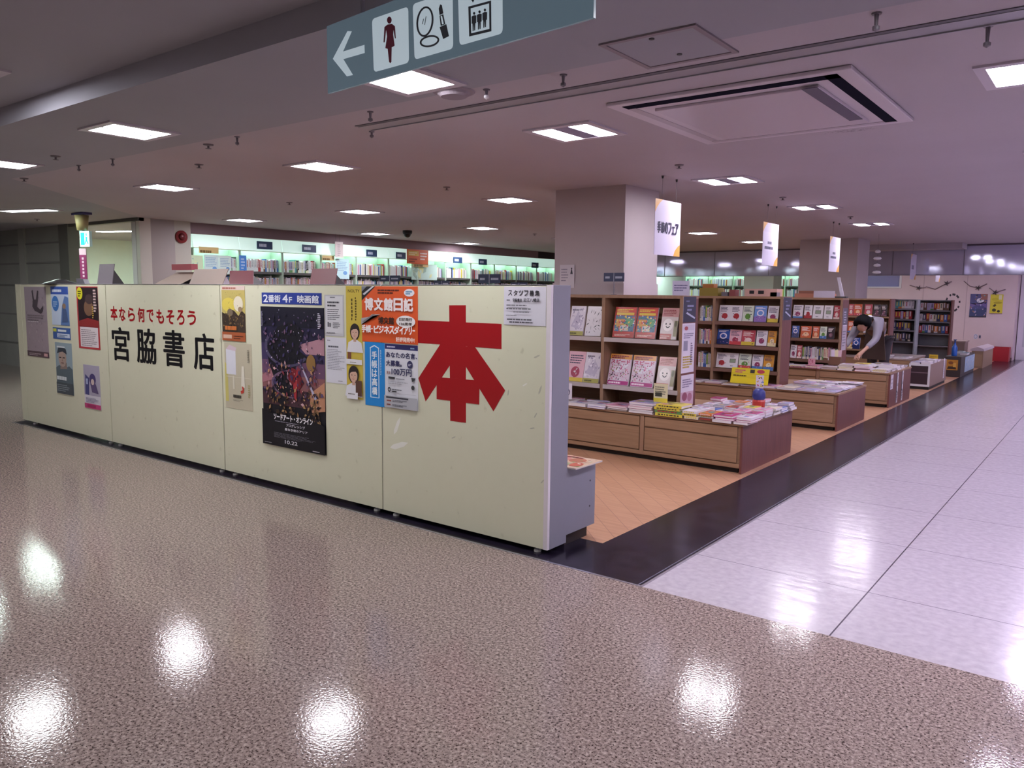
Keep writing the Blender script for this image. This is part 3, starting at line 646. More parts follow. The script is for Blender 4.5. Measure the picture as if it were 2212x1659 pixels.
def d_black(a):
    a.rect(0, 0, 1, 1, '#b7383f'); a.rect(.06, .36, 1, .985, '#2a1d22'); a.rect(.1, .03, .94, .35, '#dcd2d4'); a.lines(.15, .05, .9, .33, 9, '#8d7f86', .4)
    a.ell(.16, .89, .14, .1, '#d8d32e'); a.lines(.08, .84, .24, .95, 3, '#3c3612'); a.ell(.56, .66, .22, .13, '#7a5a46'); a.ell(.6, .8, .18, .08, '#4a3838'); a.poly([(.06, .36), (1, .36), (1, .46), (.5, .5), (.06, .44)], '#8e2b2e')
    a.vtext('時代小説', .86, .98, .62, '#e0c7c0', .12, .02) if False else a.lines(.8, .6, .94, .97, 8, '#d8bdb8', .6)
    a.lines(.72, .5, .8, .7, 6, '#cfae52', .6)
poster('poster', 'black and red poster with a yellow round badge', 'poster', [(163, 619), (210, 619), (218, 757), (173, 751)], d_black, '#b7383f')
def d_port(a):
    a.rect(0, 0, 1, 1, '#93a5ae'); a.poly([(0, 0), (1, 0), (1, .5), (.8, .56), (.55, .5), (.2, .56), (0, .5)], '#5b6a72'); a.poly([(.26, .48), (.68, .5), (.66, .62), (.3, .6)], '#8f7d74')
    a.ell(.42, .7, .24, .17, '#b09a8e'); a.poly([(.1, .78), (.2, .9), (.45, .93), (.66, .88), (.7, .78), (.45, .83), (.2, .8)], '#39404a'); a.rect(.12, .9, .6, .93, '#cfd6d8'); a.rect(.24, .7, .36, .72, '#3c3536'); a.rect(.46, .7, .58, .72, '#3c3536'); a.rect(.34, .6, .5, .615, '#7d5a55'); a.poly([(.42, .72), (.47, .64), (.4, .64)], '#9c8478')
    a.rect(0, 0, 1, .22, '#4a5258'); a.lines(.05, .27, .95, .36, 1, '#d6dde0', .8); a.lines(.05, .05, .8, .2, 4, '#8b979c')
poster('poster', 'blue grey portrait poster of a person in a cap', 'poster', [(119, 740), (154, 741), (161, 854), (125, 849)], d_port, '#93a5ae')
def d_violet(a):
    a.rect(0, 0, 1, 1, '#d5d0d8'); a.rect(0, .3, 1, 1, '#aaa3b6'); a.poly([(.06, .32), (.3, .3), (.34, .7), (.1, .78)], '#46477c'); a.rect(.14, .55, .26, .68, '#a9b1cf'); a.ell(.56, .68, .2, .13, '#4a3f72'); a.poly([(.4, .58), (.74, .58), (.9, .36), (.5, .38)], '#5f5078')
    a.ell(.56, .62, .1, .07, '#cdb8b0'); a.rect(0, .0, 1, .11, '#c2447a'); a.rect(.16, .02, .7, .09, '#a2285f'); a.lines(.1, .14, .9, .26, 4, '#8a83a0')
poster('poster', 'pale violet poster with a magenta bottom strip', 'poster', [(180, 788), (215, 790), (219, 885), (185, 881)], d_violet, '#d5d0d8')
def d_yel(a):
    a.rect(0, 0, 1, 1, '#c9bf9e'); a.rect(0, .38, 1, .93, '#c6b56a'); a.rect(0, .93, 1, 1, '#dcc7bd'); a.lines(.04, .945, .95, .99, 1, '#b06a5c', .7); a.ell(.3, .66, .3, .13, '#ddc95a'); a.ell(.72, .68, .2, .14, '#e5ddc4')
    a.poly([(0, .16), (1, .16), (1, .5), (.86, .56), (.72, .46), (.55, .55), (.38, .58), (.2, .48), (0, .52)], '#40342b'); a.ell(.36, .52, .12, .07, '#7a6c5a'); a.ell(.8, .58, .09, .05, '#9b8468'); a.specks(60, .05, .24, .95, .5, .05, ['#6b5640', '#2b221d', '#8d7448', '#55483c'], 5); a.specks(24, .1, .6, .95, .9, .02, ['#8a7a4c', '#5d5238'], 8)
    a.rect(0, 0, 1, .16, '#a85a36'); a.rect(.05, .04, .42, .11, '#d2b09a'); a.lines(.5, .04, .95, .12, 2, '#5d2f1c'); a.lines(.14, .2, .9, .29, 1, '#c8743c', .8)
poster('film_poster', 'yellow and dark brown crowded film poster, right of the shop name', 'poster', [(477, 618), (529, 618), (532, 738), (484, 735)], d_yel, '#c9bf9e')
def d_beige(a):
    a.rect(0, 0, 1, 1, '#bfb79f'); a.poly([(0, .1), (.12, .1), (.1, .66), (0, .7)], '#c8bd6c'); a.rect(.06, .52, .42, .9, '#d9d9e2'); a.poly([(.06, .9), (.2, .97), (.46, .93), (.42, .88)], '#cfb9c4'); a.rect(.05, .48, 1, .49, '#cfc8b4'); a.poly([(.64, .66), (.72, .66), (.74, .34), (.64, .3), (.6, .36)], '#ddd8c8'); a.rect(.3, .3, .36, .5, '#d6d0bf')
    a.poly([(.63, .36), (.7, .34), (.7, .26), (.6, .24), (.58, .28), (.65, .3)], '#b93a2c'); a.lines(.3, .17, .75, .22, 1, '#3f3a33', .9); a.lines(.3, .12, .7, .15, 2, '#8a8474', .5); a.lines(.86, .72, .94, .92, 8, '#8a8474', .6); a.lines(.86, .2, .94, .4, 6, '#a59c6c', .6)
poster('poster', 'beige poster with a white book drawing, below yellow film poster', 'poster', [(485, 742), (543, 741), (547, 888), (489, 880)], d_beige, '#bfb79f')
def d_fl(a):
    a.rect(0, 0, 1, 1, '#2b3f95'); a.text('2', .03, .16, .11, .8, '#e4e8f4', .035); a.text('番街', .12, .16, .33, .78, '#e4e8f4', .03); a.text('4', .37, .16, .455, .82, '#e4e8f4', .035); a.text('F', .48, .16, .53, .62, '#e4e8f4', .03); a.text('映画館', .62, .14, .96, .8, '#e4e8f4', .03)
poster('direction_sign', 'dark blue cinema floor sign above the tall dark poster', 'sign', [(566, 632), (695, 633), (695, 660), (566, 655)], d_fl, '#2b3f95')
def d_film(a):
    W = a.w / a.h
    for z0, z1, c in ((0, .3, '#15141c'), (.3, .42, '#4a2f38'), (.42, .52, '#8a5a5c'), (.52, .62, '#6a4a66'), (.62, .74, '#3d3358'), (.74, .86, '#23203c'), (.86, 1, '#171628')): a.rect(0, z0, 1, z1, c)
    a.poly([(0, .5), (.2, .58), (.35, .56), (.3, .5), (0, .45)], '#a8707a'); a.poly([(.6, .74), (1, .8), (1, .68), (.72, .68)], '#b08390'); a.poly([(.75, .4), (1, .5), (1, .3), (.8, .28)], '#c08a6c')
    a.poly([(.1, .72), (.28, .86), (.52, .9), (.7, .84), (.62, .7), (.82, .64), (.56, .6), (.5, .42), (.36, .3), (.14, .34), (.2, .5), (.12, .6)], '#14131d')  # dark generic swirl
    a.ring(.42, .72, .36, .14, .12, '#4d4763', a0=150, a1=330); a.ring(.5, .46, .34, .1, .1, '#6c5870', a0=100, a1=280)
    a.poly([(.5, .46), (.6, .42), (.68, .48), (.6, .56), (.5, .58), (.42, .5)], '#7a222c'); a.poly([(.54, .5), (.6, .6), (.56, .34), (.5, .4)], '#a8323a'); a.poly([(.6, .64), (.63, .63), (.88, .38), (.85, .37)], '#b9b4cf')
    a.ell(.8, .62, .07, .06, '#8f6d3e'); a.specks(40, .05, .62, .95, .98, .012, ['#cfc9e0', '#7d75a0', '#e4d9dc'], 4); a.specks(110, .08, .2, .95, .42, .035, ['#6d5136', '#8e6c46', '#37291f', '#a9865a', '#2a2024'], 9); a.specks(40, .05, .3, .95, .6, .012, ['#e0b89a', '#cf9aa0'], 14); a.specks(190, .03, .36, .97, .95, .03, ['#2c2748', '#413a62', '#1c1a2c', '#5c4a6c', '#241f38', '#7a5a72'], 21); a.specks(60, .1, .32, .9, .62, .03, ['#8a3a44', '#b98a6a', '#c9a0a4', '#4a2f38', '#2a2030'], 31)
    a.poly([(0, 0), (1, 0), (1, .2), (.7, .24), (.3, .22), (0, .26)], '#121118')
    a.text('ソードアート・オンライン', .2, .195, .82, .235, '#e9e6ea', .05); a.text('プログレッシブ', .4, .155, .7, .175, '#cfccd4', .03); a.text('星なき夜のアリア', .38, .125, .74, .143, '#d6d3da', .03); a.lines(.22, .18, .8, .19, 1, '#8b8896', .5)
    a.lines(.2, .065, .88, .105, 5, '#6b6972', .4); a.text('10.22', .38, .03, .58, .055, '#dedbe2', .03); a.lines(.04, .015, .22, .025, 1, '#9a98a0'); a.lines(.82, .012, .98, .024, 1, '#c3c0c8')
    a.lines(.03, .86, .06, .97, 14, '#8b89a0', .6); a.lines(.93, .86, .975, .97, 9, '#cfcbd8', .6)
poster('film_poster', 'tall dark film poster with purple sky, below cinema floor sign', 'poster', [(562, 662), (699, 665), (707, 982.5), (573, 958)], d_film, '#15141c')
def d_n1(a):
    a.rect(.03, .02, .97, .98, '#c4c4c8'); a.rect(.06, .035, .94, .965, '#d3d3d6'); a.lines(.3, .93, .7, .96, 1, '#66666c', .7); a.lines(.16, .72, .84, .88, 2, '#46464c', .5); a.lines(.16, .4, .84, .68, 6, '#77777e', .45); a.poly([(.16, .22), (.22, .22), (.22, .34), (.16, .34)], '#3f3f46'); a.poly([(.26, .22), (.32, .22), (.32, .32), (.26, .32)], '#3f3f46'); a.lines(.45, .2, .84, .36, 4, '#77777e', .45); a.rect(.05, .06, .95, .066, '#66666c'); a.lines(.1, .07, .8, .12, 1, '#88888e')
poster('notice_sheet', 'grey bordered notice beside the tall dark film poster', 'notice', [(702, 637), (743, 637), (743, 727), (702, 725.5)], d_n1, '#b9b9be')
def d_n2(a): a.lines(.08, .92, .3, .96, 1, '#7f7f8a'); a.lines(.12, .78, .9, .88, 1, '#5b5b66', .35); a.lines(.08, .3, .92, .76, 13, '#8d8d98', .35, 5); a.lines(.6, .05, .92, .08, 1, '#77777f')
poster('notice_sheet', 'white typed letter below the grey bordered notice', 'notice', [(704, 729), (748, 729), (750, 829), (705.5, 827)], d_n2, '#d6d6de')
def face(a, x, z, s, hw):
    """a smiling generic person in a white shirt"""
    r = a.w / a.h
    a.ell(x, z, hw * 1.25, hw * 1.45 * r, '#2c2324'); a.poly([(x - hw * 2.1, z - hw * 3.6 * r), (x - hw * 1.7, z - hw * 1.9 * r), (x - hw * .5, z - hw * 1.4 * r), (x + hw * .5, z - hw * 1.4 * r), (x + hw * 1.7, z - hw * 1.9 * r), (x + hw * 2.1, z - hw * 3.6 * r)], '#dcdbe0')
    a.poly([(x - hw * .4, z - hw * .7 * r), (x + hw * .4, z - hw * .7 * r), (x + hw * .35, z - hw * 1.75 * r), (x - hw * .35, z - hw * 1.75 * r)], '#c79f8c'); a.ell(x, z - hw * .2 * r, hw * .92, hw * 1.08 * r, '#d3ad98')
    a.poly([(x - hw, z + hw * .1 * r), (x - hw * .9, z + hw * 1.0 * r), (x + hw * .9, z + hw * 1.0 * r), (x + hw, z + hw * .1 * r), (x + hw * .5, z + hw * .5 * r), (x - hw * .4, z + hw * .4 * r)], '#2c2324')
    for k in (-1, 1): a.ell(x + k * hw * .38, z - hw * .1 * r, hw * .13, hw * .08 * r, '#31262a', 10)
    a.poly([(x - hw * .35, z - hw * .65 * r), (x, z - hw * .82 * r), (x + hw * .35, z - hw * .65 * r), (x, z - hw * .7 * r)], '#a8564f'); a.poly([(x, z - hw * .2 * r), (x + hw * .1, z - hw * .5 * r), (x - hw * .1, z - hw * .5 * r)], '#bf9380')
def d_nol(a):
    a.rect(0, 0, 1, 1, '#cdb648'); a.text('NOLTY', .14, .945, .86, .97, '#5c4b17', .02); a.vtext('書くが仕事', .38, .89, .69, '#5d4f20', .12, .02) if False else a.lines(.33, .7, .43, .9, 6, '#5d4f20', .7)
    a.lines(.57, .7, .68, .91, 9, '#5d4f20', .65); a.rect(.08, .34, .3, .46, '#7b4a33'); face(a, .55, .6, 1, .24); a.rect(0, .31, 1, .355, '#e0dfe2'); a.lines(.25, .325, .85, .34, 1, '#8f8b80')
    face(a, .48, .22, 1, .26); a.rect(.62, .03, 1, .17, '#5d4034'); a.rect(.05, 0, .75, .06, '#dddce0'); a.lines(.15, .04, .8, .06, 1, '#77736c')
poster('advert_strip', 'narrow yellow diary advert with two people in white shirts', 'poster', [(746, 618), (780, 618), (787, 862), (752, 862)], d_nol, '#cdb648')
def d_or(a):
    a.rect(0, 0, 1, 1, '#dd5a26'); a.poly([(0, .92), (0, .74), (.26, 1), (.1, 1)], '#1d1a1e'); a.poly([(0, 1), (0, .9), (.1, 1)], '#7d8290'); a.poly([(.02, .86), (.05, .84), (.24, 1), (.2, 1)], '#cfd2da')
    a.lines(.3, .87, .72, .96, 2, '#5c2414', .6); a.ell(.86, .89, .09, .065, '#e8e6ea'); a.lines(.8, .86, .92, .93, 2, '#5d93b8', .7)
    for i, ch in enumerate('博文館日記'): a.text(ch, .065 + i * .178, .575, .215 + i * .178, .785, '#f0e6e4', .055)
    a.poly([(.0, .42), (.0, .3), (.2, .5), (.36, .5)], '#a8a6a8'); a.poly([(.02, .36), (.06, .35), (.26, .5), (.22, .5)], '#7c7a7e'); a.text('博文館', .32, .335, .6, .455, '#3a1c12', .045)
    a.ell(.81, .39, .165, .105, '#ebe8e6'); a.text('日記発行', .7, .4, .92, .455, '#3c2c26', .03); a.text('126周年', .7, .325, .92, .375, '#3c2c26', .03)
    for ch, x0, x1 in (('手', .02, .09), ('帳', .1, .19), ('・', .2, .225), ('ビ', .25, .34), ('ジ', .345, .43), ('ネ', .44, .53), ('ス', .535, .62), ('ダ', .625, .71), ('イ', .72, .79), ('ア', .8, .87), ('リ', .885, .93), ('ー', .945, .99)):
        if ch == 'ー': a.rect(x0, .23, x1, .255, '#f3ebe8')
        elif ch == '・': a.ell(.212, .24, .014, .014, '#f3ebe8')
        else: a.text(ch, x0, .17, x1, .3, '#f3ebe8', .05)
    a.text('好評発売中!', .66, .035, .98, .115, '#f0d9cc', .05)
poster('advert_poster', 'bright orange diary poster with bold white characters', 'poster', [(781, 618), (903, 619), (903, 744.6), (784, 737)], d_or, '#dd5a26', dy=0.0006)
def d_bl(a):
    a.rect(0, 0, 1, 1, '#1f86d2'); a.rect(.27, .14, .31, .92, '#d6e8f6'); a.rect(.69, .14, .73, .92, '#d6e8f6'); a.rect(.27, .13, .73, .14, '#d6e8f6'); a.poly([(.27, .92), (.27, .9), (.5, .94), (.73, .9), (.73, .92), (.5, .96)], '#d6e8f6'); a.vtext('手帳は高橋', .5, .87, .17, '#e9f2fa', .26, .03); a.lines(.8, .5, .86, .9, 16, '#bfe0f4', .6)
poster('advert_strip', 'bright blue strip with white vertical characters below orange poster', 'poster', [(788, 738), (831, 741), (832, 880), (790.4, 873.7)], d_bl, '#1f86d2')
def d_wh(a):
    a.rect(0, .92, 1, 1, '#2b2a66'); a.lines(.06, .945, .45, .975, 1, '#c8c7de', .7); a.lines(.78, .94, .96, .97, 1, '#8fb0cf', .7)
    a.text('あなたの名言、', .04, .79, .98, .875, '#33335c', .035); a.text('大募集。', .04, .655, .52, .745, '#33335c', .035); a.ell(.77, .7, .085, .06, '#33335c'); a.lines(.72, .68, .82, .72, 2, '#d3d2de', .6)
    a.text('賞金', .06, .53, .18, .575, '#8e6a6c', .02); a.text('100万円', .22, .52, .82, .625, '#33335c', .03); a.rect(.12, .455, .32, .49, '#3a3a3e'); a.lines(.36, .455, .76, .49, 1, '#8f8f98', .5); a.poly([(.82, .5), (.95, .5), (.9, .45), (.84, .44)], '#3a3a3e'); a.lines(.12, .38, .76, .43, 2, '#a5a5ad', .5); a.ell(.87, .35, .05, .035, '#3a3a3e'); a.ell(.15, .285, .045, .04, '#3a3a3e'); a.ell(.15, .285, .018, .018, '#d8d8de'); a.lines(.24, .28, .7, .32, 1, '#7a7a82', .5); a.rect(.24, .25, .38, .27, '#3a3a3e'); a.rect(.1, .235, .96, .24, '#b4b4bc')
    a.rect(0, 0, 1, .19, '#b3b4ba'); a.rect(.06, .15, .74, .175, '#3f3f48'); a.rect(.08, .1, .22, .12, '#8e4a44'); a.lines(.26, .1, .74, .14, 2, '#6c6c76', .5); a.rect(.08, .04, .2, .06, '#8e4a44'); a.lines(.26, .03, .74, .07, 2, '#6c6c76', .5)
poster('contest_poster', 'white contest poster with navy top, right of the blue strip', 'poster', [(832, 743), (903, 746), (904, 886), (833, 880)], d_wh, '#d9d9e0')
def d_st(a):
    for i, ch in enumerate('スタッフ募集'): a.text(ch, .105 + i * .13, .765, .2 + i * .13, .9, '#26242a', .03)
    a.lines(.08, .63, .2, .67, 1, '#55535a', .8); a.text('宮脇書店', .23, .61, .45, .69, '#2a282e', .03); a.text('近江八幡店', .49, .61, .86, .7, '#2a282e', .03); a.lines(.08, .5, .82, .55, 1, '#6a686e', .6); a.lines(.08, .41, .92, .46, 1, '#66646a', .6, 4); a.lines(.25, .33, .7, .37, 1, '#77757b', .6, 5); a.lines(.08, .24, .35, .28, 1, '#88868c', .6, 6); a.lines(.1, .13, .95, .18, 1, '#55535a', .7, 8); a.lines(.16, .06, .88, .11, 1, '#55535a', .7, 9)
poster('notice_sheet', 'white staff wanted notice at top right of the corner unit', 'notice', [(1090, 619), (1180, 619), (1180, 705), (1088, 701)], d_st, '#d5d2dc')

# ------------------------------------------------------------------ things standing on top of the partition
ZT = 1.552
def slant(name, label, cat, x0, x1, h, tilt, front, lean_x=0.0, y=0.1, side=None, back='#2a2628'):
    """an open display board that leans back on a wedge stand"""
    t = thing(name, label, cat, (x0, y, ZT)); W = x1 - x0; dy = h * math.sin(tilt); dz = h * math.cos(tilt)
    mb = MB(); P = [(0, -0.03, 0), (W, -0.03, 0), (W + lean_x, -0.03 + dy, dz), (lean_x, -0.03 + dy, dz)]
    mb.prism(P, (0, 0.006, 0), (0, 0, 0), mat(front, 0.5, key='board')); mb.build('board', t)
    s_ = mat(side or back, 0.5, key='wedge')
    for xx in (W * 0.15, W * 0.85):
        mb = MB(); mb.prism([(xx, -0.02, 0), (xx, dy + 0.05, 0), (xx + lean_x * .8, -0.03 + dy * .8 + .008, dz * .8)], (-0.004, 0, 0), (0.004, 0, 0), s_); mb.build('support', t)
    return t
slant('sign_card', 'grey and pink card propped on partition top, far left', 'sign', -5.48, -5.18, 0.205, 0.3, '#655c63', -0.06)
mb = MB(); mb.prism([(-.09, 0, 0), (.09, 0, 0), (.05, 0, .05), (-.1, 0, .055)], (0, -.02, 0), (0, .03, 0), mat('#55545a', .5, key='clip')); tag(mb.build('book_rest', loc=(-5.85, .1, ZT)), 'small dark book rest on partition top near the far end', 'book rest')
mb = MB(); mb.smooth = True; mb.lathe([(0.0, .05), (.05, .047), (.09, .03), (.15, .014), (.18, 0)], (0, 0, 0), mat('#3c3c3f', .3, .5, .4, 'dark_metal'), 18); tag(mb.build('metal_dish', loc=(-6.35, .1, ZT)), 'dark shiny dish upside down on the partition top', 'dish')
slant('display_board', 'beige slanted board with black underside on partition top', 'display board', -4.4, -3.96, 0.145, 0.75, '#988578', 0.22)
mb = MB(); mb.box(-.16, 0, 0, .16, .06, .05, mat('#8e4248', .5, key='red_box')); tag(mb.build('red_box', loc=(-4.02, .12, ZT + .125)), 'small dull red box behind the beige slanted board', 'box')
slant('display_stand', 'beige display stand with white sides on partition top', 'display stand', -3.82, -3.32, 0.135, 0.35, '#927f75', 0.02, side='#d9d0d6')
slant('red_board', 'dark red slanted board on partition top, above yellow film poster', 'display board', -3.22, -2.9, 0.125, 0.5, '#642630', -0.08)
slant('red_board', 'dark red slanted board on partition top, above the typed letter', 'display board', -2.2, -1.92, 0.125, 0.4, '#682831', -0.03)

# ------------------------------------------------------------------ book kinds
PAGE = mat('#d9d2d2', 0.7, 0.2, key='page_edges', var=0.04)
BCOL = {'white': '#d5d0d6', 'pink': '#d196ac', 'magenta': '#b23072', 'red': '#a52f35', 'orange': '#d07a34', 'yellow': '#d3c24a', 'green': '#5f8a55', 'teal': '#4f8f94', 'blue': '#3f62a8',
        'navy': '#2a2f55', 'lilac': '#a79bc4', 'black': '#2b292e', 'grey': '#8f8d93', 'cream': '#d6cbb4', 'brown': '#6b4a3a'}
CNAMES = list(BCOL)
def bmat(c): return mat(BCOL[c], 0.32, 0.5, key='cover_' + c)
FLAT = {}
def flat_mesh(c, style):
    """lying book, unit cube; style 0: pages to the front, 1: spine to the front"""
    k = (c, style)
    if k in FLAT: return FLAT[k]
    q = random.Random(str(k)); cm = bmat(c); mb = MB()
    mb.box(0.0, 0.012, 0.12, 0.985, 0.988, 0.88, PAGE)
    mb.box(0, 0, 0, 1, 1, 0.12, cm); mb.box(0, 0, 0.88, 1, 1, 1, cm)
    if style == 1:
        mb.box(0, 0, 0.12, 1, 0.012, 0.88, cm); c2 = bmat(q.choice(['white', 'black', 'yellow', 'red']))
        x = 0.1
        while x < 0.85:
            l = q.uniform(.05, .14); mb.poly([(x, -.002, .3), (x + l, -.002, .3), (x + l, -.002, .7), (x, -.002, .7)], c2); x += l + .03
    else: mb.box(-0.003, 0, 0.12, 0.012, 1, 0.88, cm)
    others = [x for x in CNAMES if x != c]
    z = 1.004
    for _ in range(3):
        x0, y0 = q.uniform(.05, .5), q.uniform(.05, .55); x1, y1 = x0 + q.uniform(.2, .45), y0 + q.uniform(.1, .35)
        mb.poly([(x0, y0, z), (x1, y0, z), (x1, y1, z), (x0, y1, z)], bmat(q.choice(others))); z += .006
    for j in range(3):
        y = .86 - j * .1; mb.poly([(.1, y, z), (q.uniform(.5, .9), y, z), (q.uniform(.5, .9), y + .05, z), (.1, y + .05, z)], bmat(q.choice(['black', 'red', 'navy', 'white'])))
    FLAT[k] = mb.data('lying_book'); return FLAT[k]
SPINE = {}
def spine_mesh(c, v):
    """standing book, spine to -y; unit cube"""
    k = (c, v)
    if k in SPINE: return SPINE[k]
    q = random.Random(str(k)); cm = bmat(c); mb = MB()
    mb.box(.06, .03, .01, .94, 1, .985, PAGE); mb.box(0, 0, 0, .08, 1, 1, cm); mb.box(.92, 0, 0, 1, 1, 1, cm); mb.box(.08, 0, 0, .92, .03, 1, cm)
    c2 = bmat(q.choice(['black', 'navy', 'red', 'grey'] if c in ('white', 'cream', 'yellow', 'pink', 'lilac') else ['white', 'cream', 'yellow']))
    z = .92
    while z > .35:
        l = q.uniform(.05, .1); mb.poly([(.3, -.004, z - l), (.7, -.004, z - l), (.7, -.004, z), (.3, -.004, z)], c2); z -= l + .025
    if v % 2: mb.poly([(0, -.004, .0), (1, -.004, .0), (1, -.004, .22), (0, -.004, .22)], bmat(q.choice(CNAMES)))
    SPINE[k] = mb.data('standing_book'); return SPINE[k]

def art_cover(kind, seed):
    """face-out cover, 1 x 1.4 sheet on a thin block"""
    q = random.Random(seed); a = Art(1.0, 1.4, None, rough=0.22); mb = a.mb
    base = {'comic': '#b2332c', 'snow': '#d3ccd6', 'script': '#d9d4d8', 'facey': '#cfc3c0', 'speed': '#d2bfcd', 'night': '#2f4f9a', 'plain': '#d9d3d8', 'ribbon': '#dcd6da', 'sky': '#6f93cf', 'gold': '#cf9334', 'green': '#cdd6c4', 'pinkish': '#d7a9b5', 'dark': '#3a3238', 'orange': '#c0552f', 'pic': '#dcd8da', 'redd': '#b04a55'}[kind]
    mb.box(0, 0, 0, 1, 0.09, 1.4, mat(base, 0.22, key='cover_face'))
    mb.box(0.01, 0.012, -0.001, 1.003, 0.08, 1.401, PAGE)
    a.rect(0, 0, 1, 1, base)
    if kind == 'comic':
        for x0, z0, x1, z1, c in ((.05, .83, .95, .96, '#c8402f'), (.08, .74, .9, .82, '#d9b93d'), (.05, .2, .95, .72, '#4d6f8c'), (.12, .32, .5, .6, '#c8904b'), (.55, .36, .9, .62, '#5f9a72'), (.3, .22, .7, .4, '#c9c2b8'), (.02, .02, .98, .15, '#a32520')): a.rect(x0, z0, x1, z1, c)
        a.specks(80, .06, .2, .94, .72, .07, ['#c84a3a', '#3d6aa8', '#dcc35a', '#e0dad0', '#3f7f5d', '#2d3350'], seed); a.lines(.08, .85, .92, .95, 2, '#e8d24a', .6); a.lines(.1, .05, .9, .12, 2, '#e8cfc0', .5)
    elif kind == 'snow' and 0: pass
    elif kind == 'snow':
        a.poly([(.1, .3), (.5, .85), (.9, .5), (.7, .2)], '#b8b0c4'); a.specks(36, .08, .2, .92, .9, .12, ['#e2dde6', '#a79fb6', '#c3bccb', '#8d859c', '#d0c9d6'], seed); a.lines(.1, .84, .8, .93, 1, '#6d6678', .6); a.rect(0, 0, 1, .14, '#a9a258'); a.lines(.1, .04, .8, .11, 1, '#5f5c34', .7)
    elif kind == 'script':
        for k in range(26):
            x, z, an = q.uniform(.1, .9), q.uniform(.1, .92), q.uniform(0, 3.1); l = q.uniform(.05, .13); a.poly([(x - l * math.cos(an), z - l * .7 * math.sin(an)), (x - .012, z + .014), (x + l * math.cos(an), z + l * .7 * math.sin(an)), (x + .012, z - .014)], '#2c2a30')
    elif kind == 'facey':
        a.rect(0, .72, 1, 1, '#c7908f'); a.lines(.08, .76, .92, .96, 4, '#8d3f44', .6, seed); a.ell(.42, .46, .3, .2, '#ece6e2'); a.ell(.3, .49, .04, .03, '#2b2527'); a.ell(.54, .49, .04, .03, '#2b2527'); a.ring(.42, .46, .14, .1, .3, '#2b2527', a0=200, a1=340); a.rect(0, 0, .7, .18, '#a5423f'); a.lines(.05, .03, .65, .15, 2, '#dcc2b8', .5); a.rect(.78, .1, 1, .6, '#8d8766'); a.ell(.88, .5, .07, .1, '#5c5a3e')
    elif kind == 'speed':
        a.rect(0, .84, 1, 1, '#c98a3d'); a.lines(.06, .86, .94, .97, 2, '#7d2a38', .7, seed); a.text('スピード', .06, .7, .94, .82, '#a82c55', .05); a.poly([(.2, .4), (.6, .7), (.9, .66), (.5, .42)], '#dcd6e0'); a.specks(110, .06, .16, .94, .68, .06, ['#b5527d', '#e2dbe2', '#5a4c58', '#8e7f58', '#d07f9e', '#77405c'], seed); a.rect(.02, .02, .98, .14, '#a8327a'); a.lines(.06, .05, .92, .12, 1, '#f0d8e6', .8)
    elif kind in ('night', 'sky'):
        a.poly([(0, .0), (1, .0), (1, .34), (.5, .44), (0, .3)], '#8f6fae' if kind == 'sky' else '#1f2c5f'); a.ring(.5, .55, .3, .2, .35, '#dcd9e8', a0=0, a1=360); a.lines(.1, .82, .9, .94, 2, '#e2e0ec', .6, seed); a.specks(12, .1, .1, .9, .8, .06, ['#c5c9e6', '#3a4f9a', '#b98fae'], seed)
    elif kind == 'pic':
        a.rect(.22, .35, .78, .62, '#6d6a5e'); a.rect(.26, .38, .74, .59, '#8d9c86'); a.lines(.2, .7, .8, .9, 3, '#6a666c', .5, seed); a.lines(.3, .12, .7, .2, 1, '#8d898f', .7)
    else:
        c2 = {'plain': '#8d3f62', 'ribbon': '#a5343a', 'gold': '#e3d3a5', 'green': '#5f8a3f', 'pinkish': '#9b3a52', 'dark': '#6d4a58', 'orange': '#e2b28a', 'redd': '#e2c9c4'}[kind]
        a.lines(.1, .6, .9, .92, 4, '#3c3a52' if kind not in ('dark', 'orange', 'redd') else '#e4d9d2', .5, seed); a.ell(.5, .32, .26, .18, c2); a.rect(0, 0, 1, q.choice([.0, .12, .22]) + .01, q.choice([c2, '#c2474d', '#4f79b5', '#d0b848'])); a.specks(8, .15, .1, .85, .5, .09, [c2, '#d6cfd2', '#4a4650', '#c98f9c'], seed)
    return a.mb.data('face_book')
FACE = {}
def face_mesh(kind, seed):
    if (kind, seed) not in FACE: FACE[(kind, seed)] = art_cover(kind, seed)
    return FACE[(kind, seed)]
def inst(name, me, loc, scale, label, cat, group, rot=(0, 0, 0)):
    o = bpy.data.objects.new(name, me); COL.objects.link(o); o.location = loc; o.scale = scale; o.rotation_euler = rot
    return tag(o, label, cat, group)
def nth(n):
    return ['first', 'second', 'third', 'fourth', 'fifth', 'sixth', 'seventh', 'eighth', 'ninth', 'tenth', 'eleventh', 'twelfth'][n - 1] if n <= 12 else f'{n}th'

